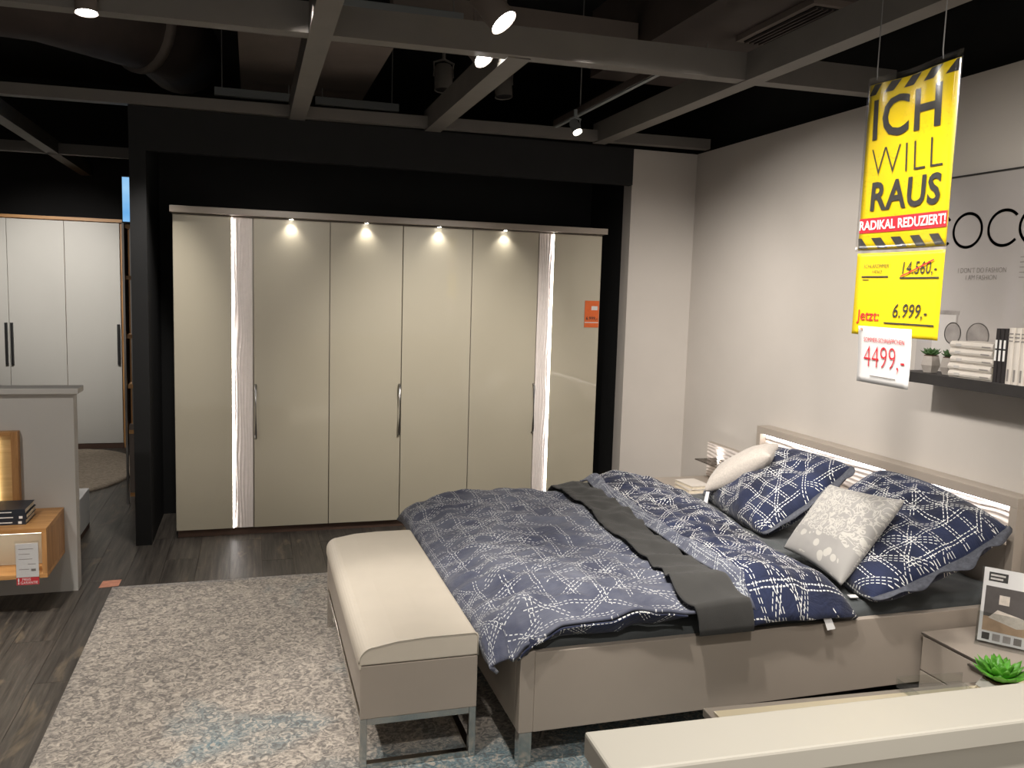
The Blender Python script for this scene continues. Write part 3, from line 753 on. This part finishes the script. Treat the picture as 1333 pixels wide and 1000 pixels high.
obj('acrylic_back', slab(-.008, .22, 0, .30, -.006, -.004), 'clear_acrylic', br)
obj('acrylic_foot', box(nb(), -.008, .22, -.006, 0, -.06, .03, M=frame_mat(rv, (0, 0, 1), (3.275, -3.385, .379))), 'clear_acrylic', br)

# ================================================================== DRESSER BEHIND THE NEAR COUNTER
AD = math.radians(-3.2); MD = Matrix.Translation((1.462, -4.345, 0)) @ Matrix.Rotation(AD, 4, 'Z')
ds_ = thing('dresser', (2.0, -4.6, 0), 'cream-topped dresser standing behind the near counter', 'dresser')
obj('body', box(nb(), .005, 1.18, -.50, -.02, .06, .776, .002, M=MD), 'taupe_side', ds_)
obj('top_frame', box(nb(), 0, 1.185, -.505, 0, .776, .795, .002, M=MD), 'taupe_side', ds_)
obj('top_glass', box(nb(), .012, 1.17, -.49, -.028, .795, .801, .001, M=MD), 'cream_glass', ds_, label='glossy cream glass top')
for k in range(4):
    d_ = obj('drawer', box(nb(), .01, 1.175, -.02, -.004, .07+k*.176, .24+k*.176, .002, M=MD), 'taupe', ds_)
    obj('handle', box(nb(), .5, .68, -.004, .008, .215+k*.176, .223+k*.176, M=MD), 'steel', d_)
for xx in (.02, 1.13):
    for yy in (-.48, -.07): obj('foot', box(nb(), xx, xx+.04, yy, yy+.04, 0, .06, M=MD), 'chrome', ds_)
ah = thing('sign_holder', (2.06, -4.42, .801), 'empty clear acrylic sign holder lying on the dresser', 'sign holder')
MA = Matrix.Translation((2.02, -4.44, .802)) @ Matrix.Rotation(-.1, 4, 'Z')
obj('plate', box(nb(), -.06, .12, -.02, .06, 0, .003, M=MA), 'clear_acrylic', ah)
obj('lip', box(nb(), -.06, .12, .057, .06, .003, .026, M=MA), 'clear_acrylic', ah)
obj('lip', box(nb(), -.06, -.057, -.02, .057, .003, .022, M=MA), 'clear_acrylic', ah)

def succulent(loc, r, hpot, rpot, leafmat, potmat, label, n1=9, facets=6, group=None, tilt=1):
    loc = Vector(loc); t_ = thing('succulent', loc, label, 'plant', group)
    bm = nb(); tube(bm, [loc, loc+Vector((0, 0, hpot*.45)), loc+Vector((0, 0, hpot))], [rpot*.72, rpot*1.05, rpot*.82], facets); obj('pot', bm, potmat, t_)
    bm = nb(); tube(bm, [loc+Vector((0, 0, hpot)), loc+Vector((0, 0, hpot+.004))], rpot*.78, facets); obj('soil', bm, 'brown_base', t_)
    c0 = loc + Vector((0, 0, hpot))
    for ring, (num, el, ln) in enumerate(((n1, .30, 1), (n1, .62, .92), (n1-2, .95, .75), (4, 1.3, .55))):
        for k in range(num):
            a = 2*PI*(k+.5*(ring % 2))/num + .2*random.random()
            L = r*ln*(.9+.2*random.random()); d = Vector((math.cos(a)*math.cos(el), math.sin(a)*math.cos(el), math.sin(el)))
            sd = Vector((-math.sin(a), math.cos(a), 0)); n_ = d.cross(sd)
            bm = nb(); rings = []
            for s, wd, thk in ((0, .14, .06), (.35, .25, .09), (.68, .28, .08), (.9, .14, .04)):
                p = c0 + d*L*s + Vector((0, 0, L*.18*s*s))
                rings.append([bm.verts.new(p + sd*(math.cos(q*PI/3)*wd*L) + n_*(math.sin(q*PI/3)*thk*L)) for q in range(6)])
            tip = bm.verts.new(c0 + d*L*1.06 + Vector((0, 0, L*.24)))
            for i in range(3):
                for q in range(6): bm.faces.new((rings[i][q], rings[i][(q+1) % 6], rings[i+1][(q+1) % 6], rings[i+1][q]))
            for q in range(6): bm.faces.new((rings[3][q], rings[3][(q+1) % 6], tip))
            obj('leaf', bm, leafmat, t_, True)
    return t_
succulent((2.19, -4.46, .802), .062, .032, .05, 'leaf_green', 'pot_glassy', 'bright green succulent on the dresser behind the near counter', 10)
succulent((2.305, -4.50, .802), .05, .03, .04, 'leaf_green', 'pot_glassy', 'second green succulent cut off by the right picture edge', 9)

# ================================================================== RUG
def fn(a, c_):
    x = lerp(-.262, 2.35, a); y = lerp(-4.25, -.935, c_)
    return (x, y, .009 + .0008*nz(x*9, y*9))
rg_ = obj('rug', grid(fn, 40, 60), 'rug_pile', None, True, origin=(1, -2.9, 0))
bm = nb(); bm.from_mesh(rg_.data); ext = [e for e in bm.edges if e.is_boundary]
g = bmesh.ops.extrude_edge_only(bm, edges=ext)
for q in g['geom']:
    if isinstance(q, bmesh.types.BMVert): q.co.z = 0.0005
bm.to_mesh(rg_.data); bm.free()
tag(rg_, 'large beige rug with worn teal mottling under bench and bed', 'rug')
tag(obj('rug_tag', prism(nb(), [(-.335, -.915, .001), (-.235, -.90, .001), (-.232, -.795, .001), (-.33, -.80, .001)], (0, 0, .0015)), 'tag_pink', origin=(-.28, -.85, 0)), 'small orange paper tag on the floor at the rug corner', 'tag')

# ================================================================== HANGING BANNER
bx, by, bz = 2.652, -3.279, 2.505
MBN = frame_mat((0, -1, 0), (0, 0, 1), (bx, by, bz))
def bend(co):
    """the laminated sheets bow a little; s across, t downward"""
    s, t_ = co[0], co[1]
    return (s - .02*max(0, -t_-.5)*.25, t_ + .012*math.sin(PI*s/.42)*(-1 if t_ > -.1 else 0)*(1+t_*10 if t_ > -.1 else 0), co[2] + .016*math.sin(PI*s/.42)*math.cos(t_*4.5) + .006*math.sin(s*22)*max(0, 1+t_*2.2))
def bsheet(s0, s1, t0, t1, dz=0, thick=.0012, nu=16, nv=22):
    bm = nb()
    for sgn in (0, 1):
        pass
    g0 = [[bm.verts.new(bend((lerp(s0, s1, i/nu), lerp(t0, t1, j/nv), dz))) for j in range(nv+1)] for i in range(nu+1)]
    for i in range(nu):
        for j in range(nv): bm.faces.new((g0[i][j], g0[i][j+1], g0[i+1][j+1], g0[i+1][j]))
    bmesh.ops.transform(bm, matrix=MBN, verts=bm.verts)
    r = bmesh.ops.solidify(bm, geom=list(bm.faces), thickness=thick)
    return bm
def btext(body, size, s, t_, **k): return text(body, size, MBN, warp=lambda c_: bend((c_.x + s, c_.y + t_ + (c_.x*SL), c_.z + ZL)), **k)
SL, ZL = 0.0, .0035
bn_ = thing('sale_banner', (bx, by-.21, 1.6), 'yellow and black hanging sale banner reading ICH WILL RAUS', 'banner')
up_ = obj('poster', bsheet(0, .42, 0, -.594, 0), 'banner_yellow', bn_, True, label='yellow ICH WILL RAUS poster')
lo_ = obj('price_sheet', bsheet(0, .42, -.607, -.905, .0), 'sheet_yellow', bn_, True, label='plain yellow price sheet')
obj('grey_seam', bsheet(0, .42, -.588, -.609, -.002, .0012, 16, 2), 'print_midgrey', bn_)
obj('plastic_sleeve', bsheet(-.006, .43, .022, -.60, .006, .0006), 'clear_plastic', bn_, True, label='glossy clear sleeve')
obj('clip_bar', bsheet(-.004, .428, .026, .0, .001, .003, 16, 2), 'clear_acrylic', bn_)
# hazard stripes at head and foot
for t0, dirn in ((-.002, 1), (-.552, -1)):
    for k in range(5):
        s = .004 + k*.092; bm = nb(); q = 6
        sl = .035*dirn
        a = []
        pts = [(s+sl, t0), (s+.046+sl, t0), (s+.046, t0-.038), (s, t0-.038)]
        pts = [(min(.42, max(0, p)), r_) for p, r_ in pts]
        if pts[1][0]-pts[0][0] < .004 and pts[2][0]-pts[3][0] < .004: continue
        vs = []
        for i in range(q+1):
            f_ = i/q; vs.append((bm.verts.new(bend((lerp(pts[0][0], pts[1][0], f_), t0, .002))), bm.verts.new(bend((lerp(pts[3][0], pts[2][0], f_), t0-.038, .002)))))
        for i in range(q): bm.faces.new((vs[i][0], vs[i][1], vs[i+1][1], vs[i+1][0]))
        bmesh.ops.transform(bm, matrix=MBN, verts=bm.verts); obj('hazard_stripe', bm, 'print_black', bn_)
obj('lettering', btext('ICH', .195, .205, -.140, off=.004, sx=.98, space=1.1), 'print_black', up_)
obj('lettering', btext('WILL', .150, .215, -.290, off=-.0035, sx=.98, space=1.05), 'print_black', up_)
obj('lettering', btext('RAUS', .138, .210, -.410, off=.0035, sx=.97, shear=.08, space=1.05), 'print_black', up_)
obj('red_band', bsheet(.002, .418, -.480, -.533, .0025, .0006, 16, 2), 'print_red', up_)
ZL = .005
obj('lettering', btext('RADIKAL REDUZIERT!', .046, .210, -.508, off=.0010, sx=.92), 'print_white', up_)
ZL = .003
obj('lettering', btext('14.560,-', .062, .30, -.665, off=-.0001, shear=.15, sx=.85, space=1.05), 'print_black', lo_)
obj('lettering', btext('6.999,-', .070, .275, -.815, off=-.0001, shear=.15, sx=.85, space=1.05), 'print_black', lo_)
obj('lettering', btext('SCHLAFZIMMER', .021, .095, -.655, off=-.0003, shear=.2, sx=.8), 'print_black', lo_)
obj('lettering', btext('FANO', .019, .10, -.675, off=-.0003, shear=.2, sx=.9), 'print_black', lo_)
obj('lettering', btext('Jetzt:', .056, .078, -.835, off=.0002, sx=.92), 'print_red', lo_)
def bline(s0, s1, t0, t1, wd, mat, dz=.003):
    bm = nb(); q = 8; vs = []
    for i in range(q+1):
        s, t_ = lerp(s0, s1, i/q), lerp(t0, t1, i/q); vs.append((bm.verts.new(bend((s, t_, dz))), bm.verts.new(bend((s, t_-wd, dz)))))
    for i in range(q): bm.faces.new((vs[i][0], vs[i][1], vs[i+1][1], vs[i+1][0]))
    bmesh.ops.transform(bm, matrix=MBN, verts=bm.verts); obj('ruled_line', bm, mat, lo_)
bline(.03, .155, -.690, -.690, .005, 'print_black'); bline(.21, .405, -.695, -.695, .005, 'print_black'); bline(.155, .40, -.855, -.855, .005, 'print_black')
bline(.215, .375, -.690, -.635, .005, 'print_red', .0045); bline(.035, .065, -.702, -.702, .003, 'print_black')
for s, e in ((.040, .035), (.345, .34)):
    p = MBN @ Vector((s, .012, .002)); q = MBN @ Vector((e, .6, .0))
    obj('hanging_wire', T([p, p+Vector((0, .004, .03)), (q.x, q.y, 3.0), (q.x, q.y, 3.12)], .0022, 6), 'cable', bn_)
# white summer offer pinned below
of = thing('offer_sign', (bx-.01, by-.20, 1.4), 'white paper sign with red price 4499 pinned under the yellow banner', 'sign')
MO = frame_mat((-.06, -1, .0), (-.10, 0, 1), (bx-.016, by-.052, 1.632))
def osheet(s0, s1, t0, t1, dz, thick, mat, name, nu=10, par=of):
    bm = nb(); g0 = [[bm.verts.new((lerp(s0, s1, i/nu), lerp(t0, t1, j/nu), dz + .010*(lerp(t0, t1, j/nu)/.2)**2*(1+lerp(s0, s1, i/nu)*2))) for j in range(nu+1)] for i in range(nu+1)]
    for i in range(nu):
        for j in range(nu): bm.faces.new((g0[i][j], g0[i][j+1], g0[i+1][j+1], g0[i+1][j]))
    bmesh.ops.transform(bm, matrix=MO, verts=bm.verts); bmesh.ops.solidify(bm, geom=list(bm.faces), thickness=thick); return obj(name, bm, mat, par, True)
osheet(0, .285, 0, -.205, 0, .001, 'paper', 'sheet')
def otext(body, size, s, t_, **k): return text(body, size, MO, warp=lambda c_: (c_.x+s, c_.y+t_, c_.z+.003+.010*((c_.y+t_)/.2)**2*(1+(c_.x+s)*2)), **k)
obj('lettering', otext('SOMMER-SCHNÄPPCHEN', .023, .145, -.048, off=-.0002, sx=.84), 'print_red', of)
obj('lettering', otext('4499,-', .115, .150, -.112, off=-.0022, sx=.78), 'print_red', of)
bm = nb(); prism(bm, [(.08, -.176, .0125), (.22, -.176, .0145), (.22, -.179, .0145), (.08, -.179, .0125)], (0, 0, .0004)); bmesh.ops.transform(bm, matrix=MO, verts=bm.verts); obj('fine_print', bm, 'print_grey', of)
bm = nb(); tube(bm, [MO @ Vector((.022, -.01, .0)), MO @ Vector((.022, -.01, .004))], .005, 10); obj('pin', bm, 'tag_pink', of)

# ================================================================== WALL PICTURE AND SHELF
art = thing('wall_picture', (3.69, -3.2, 1.376), 'large pale grey picture with black COCO lettering above the wall shelf', 'picture')
AY0, AY1, AZ0, AZ1, AXF = -2.50, -3.75, 1.376, 2.322, 3.672
obj('canvas', B(AXF, 3.70, AY1, AY0, AZ0, AZ1-.008), 'art_grey', art)
obj('top_edge', B(AXF-.004, 3.70, AY1, AY0, AZ1-.008, AZ1), 'print_black', art)
def ring(yc, zc, ry, rz, wd, a0, a1, mat, name='lettering', n=40, par=art, x=AXF-.002):
    bm = nb(); vs = []
    for k in range(n+1):
        a = lerp(a0, a1, k/n); o_ = Vector((x, yc-ry*math.cos(a), zc+rz*math.sin(a))); i_ = Vector((x, yc-(ry-wd)*math.cos(a), zc+(rz-wd)*math.sin(a))); vs.append((bm.verts.new(o_), bm.verts.new(i_)))
    for k in range(n): bm.faces.new((vs[k][0], vs[k][1], vs[k+1][1], vs[k+1][0]))
    bmesh.ops.solidify(bm, geom=list(bm.faces), thickness=.001); return obj(name, bm, mat, par)
for yc, kind in ((-2.59, 'C'), (-2.76, 'O'), (-2.962, 'C'), (-3.125, 'O')):
    if kind == 'O': ring(yc, 2.065, .088, .084, .013, 0, 2*PI, 'print_black', n=56)
    else: ring(yc, 2.065, .090, .084, .013, .75, 2*PI-.75, 'print_black', n=48) if False else ring(yc, 2.065, .090, .084, .013, PI-(PI-.72) + 0, 2*PI-.72, 'print_black', n=48)
MT = frame_mat((0, -1, 0), (0, 0, 1), (AXF-.002, -2.86, 1.879))
obj('lettering', text('I DON\u2019T DO FASHION', .034, MT, -.0006, sx=.80), 'print_grey', art)
obj('lettering', text('I AM FASHION', .034, frame_mat((0, -1, 0), (0, 0, 1), (AXF-.002, -2.86, 1.846)), -.0006, sx=.80), 'print_grey', art)
for k in range(5): obj('printed_line', B(AXF-.0015, AXF, -3.20, -3.06, 1.845+k*.022, 1.848+k*.022), 'print_grey', art)
# printed still life: square bottle outline and two round grey lenses
def disc(yc, zc, ry, rz, mat, x, half=False, nm='printed_lens'):
    bm = nb(); pts = []
    for k in range(33):
        a = PI*k/32 if half else 2*PI*k/33
        pts.append((x, yc-ry*math.cos(a), zc+rz*math.sin(a)))
    if half: pts = [(x, yc+ry, zc-rz*.9)][:0] + pts + [(x, yc+ry*.95, zc-rz), (x, yc-ry*.95, zc-rz)][:0]
    prism(bm, pts, (.001, 0, 0)); return obj(nm, bm, mat, art)
disc(-2.724, 1.585, .048, .05, 'print_midgrey', AXF-.0015); disc(-2.87, 1.58, .062, .058, 'print_midgrey', AXF-.0015)
ring(-2.724, 1.585, .05, .052, .004, 0, 2*PI, 'print_grey', 'printed_outline'); ring(-2.87, 1.58, .064, .06, .003, 0, 2*PI, 'print_grey', 'printed_outline')
obj('printed_bottle', B(AXF-.001, AXF, -2.742, -2.60, 1.42, 1.69), 'print_pale', art)
obj('printed_bottle_cap', B(AXF-.0018, AXF-.001, -2.755, -2.60, 1.672, 1.692), 'print_midgrey', art)
obj('printed_bottle_side', B(AXF-.0018, AXF-.001, -2.748, -2.738, 1.55, 1.672), 'print_midgrey', art)

sh = thing('wall_shelf', (3.6, -3.2, 1.347), 'dark slab shelf on the right wall carrying books and small plants', 'shelf')
obj('board', B(3.487, 3.701, -3.95, -2.60, 1.349, 1.398, .002), 'shelf_black', sh)
obj('back_lip', B(3.69, 3.701, -3.95, -2.60, 1.398, 1.402), 'shelf_black', sh)
ordn = ('lowest', 'second from the bottom', 'middle', 'second from the top', 'topmost')
for k in range(5):
    z = 1.398 + k*.0325; dy = .006*math.sin(k*2.3); th_ = .031
    b_ = thing('book', (3.57, -3.01, z), ordn[k] + ' white book in the flat stack on the wall shelf', 'book', 'white books stacked flat on the wall shelf')
    ya, yb = -3.128+dy, -2.898+dy
    bm = nb(); box(bm, 3.50, 3.655, ya, yb, z, z+.003); box(bm, 3.50, 3.655, ya, yb, z+th_-.003, z+th_)
    obj('cover', bm, 'book_white', b_)
    bm = nb(); prism(bm, [(3.502, ya, z), (3.494, ya, z+.006), (3.491, ya, z+th_/2), (3.494, ya, z+th_-.006), (3.502, ya, z+th_)], (0, yb-ya, 0)); obj('spine', bm, 'book_white', b_)
    obj('pages', B(3.502, 3.65, ya+.003, yb-.003, z+.003, z+th_-.003), 'paper_page', b_)
    obj('spine_print', B(3.4900, 3.4912, ya+.01, ya+.055, z+.012, z+.017), 'print_midgrey', b_)
    obj('spine_print', B(3.4900, 3.4912, yb-.065, yb-.035, z+.009, z+.021), 'print_pale', b_)
def upright(ya, yb, h, mat, label, group, white):
    b_ = thing('book', (3.57, (ya+yb)/2, 1.398), label, 'book', group)
    bm = nb(); box(bm, 3.497, 3.655, ya, ya+.002, 1.398, 1.398+h); box(bm, 3.497, 3.655, yb-.002, yb, 1.398, 1.398+h); obj('cover', bm, mat, b_)
    bm = nb(); prism(bm, [(3.5, ya, 1.398), (3.493, ya+.004, 1.398), (3.491, (ya+yb)/2, 1.398), (3.493, yb-.004, 1.398), (3.5, yb, 1.398)], (0, 0, h)); obj('spine', bm, mat, b_)
    obj('pages', B(3.502, 3.648, ya+.002, yb-.002, 1.401, 1.395+h), 'paper_page', b_)
    c_ = (ya+yb)/2
    if white:
        for z_, hh in ((1.49, .045), (1.542, .036)): obj('spine_print', B(3.4898, 3.4908, c_-.005, c_+.005, z_, z_+hh), 'print_white', b_)
    else:
        for z_ in (1.575, 1.590, 1.605): obj('spine_print', B(3.4898, 3.4908, c_-.011, c_+.011, z_, z_+.005), 'print_midgrey', b_)
        obj('spine_print', B(3.4898, 3.4908, c_-.004, c_+.004, 1.41, 1.46), 'print_midgrey', b_)
for k, lab in enumerate(('leftmost of the three upright black books on the wall shelf', 'middle of the three upright black books on the wall shelf', 'rightmost of the three upright black books on the wall shelf')):
    upright(-3.155-k*.021, -3.135-k*.021, .228, 'book_black', lab, 'upright black books on the wall shelf', True)
for k, lab in enumerate(('upright white book next to the black books on the shelf', 'second upright white book right of the black books', 'third upright white book right of the black books', 'fourth upright white book right of the black books')):
    upright(-3.229-k*.031, -3.199-k*.031, .234, 'book_white', lab, 'upright white books on the wall shelf', False)
succulent((3.56, -2.835, 1.398), .045, .078, .042, 'leaf_dark', 'pot_stone', 'small potted succulent beside the flat white books on the shelf', 9, 5, 'succulents on the wall shelf')
succulent((3.56, -2.72, 1.398), .045, .078, .042, 'leaf_dark', 'pot_stone', 'small potted succulent half hidden behind the white 4499 sign', 9, 5, 'succulents on the wall shelf')

# ================================================================== LEFT SIDE: OAK NIGHTSTAND ON THE PARTITION
ok = thing('wall_nightstand', (-.9, -1.14, .22), 'floating oak nightstand with lit open niche on the white partition', 'nightstand')
X0, X1, Y0, Y1, Z0, Z1 = -1.35, -.495, -1.35, -.932, .222, .476
obj('top_board', B(X0, X1, Y0, Y1, Z1-.022, Z1, .001), 'oak', ok)
obj('bottom_board', B(X0, X1, Y0, Y1, Z0, Z0+.022, .001), 'oak', ok)
for xx in (X0, X1-.022): obj('side_board', B(xx, xx+.022, Y0, Y1, Z0+.022, Z1-.022, .001), 'oak_upright', ok)
obj('back_board', B(X0+.022, X1-.022, Y1-.015, Y1, Z0+.022, Z1-.022), 'cream_lacquer', ok)
obj('front_flap', B(X0+.024, X1-.024, Y0+.17, Y0+.185, Z0+.024, Z1-.05), 'cream_lacquer', ok)
obj('light_strip', B(X0+.03, X1-.026, Y0+.03, Y0+.05, Z1-.031, Z1-.022), 'led_warm', ok)
pl_ = thing('price_card', (-.58, -1.36, .19), 'white price card with red price guarantee strip on the oak nightstand', 'price card')
obj('card', B(-.632, -.532, -1.3555, -1.353, .232, .405), 'paper', pl_)
obj('sleeve', B(-.636, -.528, -1.3575, -1.3565, .190, .418), 'clear_plastic', pl_)
for k, (a, c_) in enumerate(((-.62, -.555), (-.62, -.57), (-.62, -.56), (-.58, -.545), (-.62, -.575))): obj('printed_line', B(a, c_, -1.356, -1.3555, .375-k*.026, .378-k*.026), 'print_midgrey', pl_)
obj('printed_block', B(-.566, -.545, -1.356, -1.3555, .262, .274), 'print_grey', pl_)
obj('red_strip', B(-.632, -.532, -1.3556, -1.353, .193, .230), 'print_red', pl_)
obj('lettering', text('PREIS', .019, frame_mat((1, 0, 0), (0, 0, 1), (-.588, -1.3560, .220)), 0, sx=.9), 'print_white', pl_)
obj('lettering', text('GARANTIE', .019, frame_mat((1, 0, 0), (0, 0, 1), (-.576, -1.3560, .203)), 0, sx=.85), 'print_white', pl_)
obj('lettering', text('!', .04, frame_mat((1, 0, 0), (0, 0, 1), (-.623, -1.3560, .211)), .001), 'print_white', pl_)
for k, lab in enumerate(('lowest of the three dark books on the oak nightstand', 'middle of the three dark books on the oak nightstand', 'topmost dark book on the oak nightstand')):
    z = .476 + k*.0265
    b_ = thing('book', (-.72, -1.16, z), lab, 'book', 'dark books on the oak nightstand'); x1 = -.605 + (0, .004, -.002)[k]
    ya, yb = -1.26, -1.06
    bm = nb(); box(bm, x1-.27, x1, ya, yb, z, z+.002); box(bm, x1-.27, x1, ya, yb, z+.0235, z+.0255); box(bm, x1-.27, x1, ya, ya+.002, z+.002, z+.0235); obj('cover', bm, 'book_navy', b_)
    obj('pages', B(x1-.265, x1-.004, ya+.002, yb-.003, z+.002, z+.0235), 'paper_page', b_)
    obj('spine_print', B(x1-.20, x1-.06, ya-.0008, ya, z+.010, z+.015), 'print_white', b_)
    if k < 2: obj('spine_emblem', B(x1-.034, x1-.018, ya-.0008, ya, z+.005, z+.018), 'print_white', b_)
hp = thing('headboard_panel', (-1.2, -.95, .48), 'oak-framed headboard panel glowing on the white partition', 'headboard')
obj('board', B(-2.6, -.73, -.945, -.932, .487, .89), 'oak_pale', hp)
obj('frame_side', B(-.73, -.697, -.975, -.932, .480, .905, .001), 'oak_upright', hp)
obj('frame_top', B(-2.6, -.73, -.975, -.932, .884, .905, .001), 'oak', hp)
obj('glow_strip', B(-.812, -.800, -.956, -.946, .50, .87), 'led_warm', hp)
obj('cushion_board', B(-2.6, -.796, -.985, -.956, .487, .882, .004), 'leather', hp)

# far white wardrobe
FW = thing('wardrobe', (-2.3, 3.7, 0), 'far white wardrobe with oak carcass and black bar handles', 'wardrobe')
obj('carcass', B(-3.3, -.755, 3.42, 4.0, .0, 2.285), 'oak_upright', FW)
obj('crown', B(-3.32, -.745, 3.37, 4.0, 2.285, 2.315), 'oak', FW)
obj('plinth', B(-3.28, -.77, 3.40, 3.42, 0, .05), 'brown_base', FW)
for k in range(5):
    x1 = -.775 - k*.502
    d_ = obj('door', B(x1-.498, x1, 3.398, 3.418, .055, 2.278, .002), 'white_door', FW)
    if k in (0, 2): obj('handle', B(x1-.035, x1-.012, 3.372, 3.398, .86, 1.27), 'handle_dark', d_, label='black bar handle')
    if k == 1: obj('handle', B(x1-.488, x1-.465, 3.372, 3.398, .86, 1.27), 'handle_dark', d_, label='black bar handle')

# narrow oak shelf unit half hidden by the black pillar
su = thing('shelf_unit', (-.2, 1.2, 0), 'narrow open oak shelf unit showing beside the black pillar', 'shelf')
obj('side_post', B(-.435, -.42, 1.0, 1.03, 0, 2.14), 'steel', su)
obj('mirror_strip', B(-.385, -.33, 1.01, 1.02, .62, 2.12), 'steel', su)
obj('back_post', B(-.435, -.41, 1.33, 1.36, 0, 2.14), 'oak_upright', su)
for z in (.06, .55, .90, 1.28, 1.72, 2.10): obj('shelf_board', B(-.41, .15, .995, 1.36, z, z+.03), 'oak', su)
obj('lower_board', B(-.41, .15, 1.0, 1.05, .09, .62), 'panel_brown', su)
obj('back_board', B(-.42, .15, 1.36, 1.38, 0, 2.14), 'handle_dark', su)
sb = thing('screen', (-.2, 1.05, 2.14), 'glowing pale blue screen on top of the oak shelf unit', 'screen')
obj('display', B(-.425, .15, .995, 1.0, 2.15, 2.475), 'screen_blue', sb); obj('casing', B(-.43, .155, 1.0, 1.06, 2.142, 2.485), 'handle_dark', sb)
wb = thing('storage_box', (-.85, .2, 0), 'plain white low box on the floor behind the white partition', 'box')
obj('carton', B(-1.15, -.594, -.15, .40, .035, .275, .003), 'white_box', wb); obj('base_rim', B(-1.14, -.596, -.14, .395, 0, .035), 'brown_base', wb)
bm = nb(); n = 64; c0 = bm.verts.new((-1.15, 2.27, .03)); rr = []
for lev, (sc_, z) in enumerate(((.55, .032), (.96, .03), (1.0, .018), (1.0, .0005))):
    rr.append([bm.verts.new((-1.15 + .64*sc_*math.cos(2*PI*k/n)*(1+.02*nz(k*.7, lev)), 2.27 + 1.0*sc_*math.sin(2*PI*k/n)*(1+.02*nz(k*.9, 5)), z)) for k in range(n)])
for k in range(n): bm.faces.new((c0, rr[0][k], rr[0][(k+1) % n]))
for a, c_ in zip(rr, rr[1:]):
    for k in range(n): bm.faces.new((a[k], c_[k], c_[(k+1) % n], a[(k+1) % n]))
bmesh.ops.recalc_face_normals(bm, faces=bm.faces)
tag(obj('oval_rug', bm, 'wool_rug', None, True, origin=(-1.15, 2.27, 0)), 'shaggy oval beige rug in front of the far white wardrobe', 'rug')
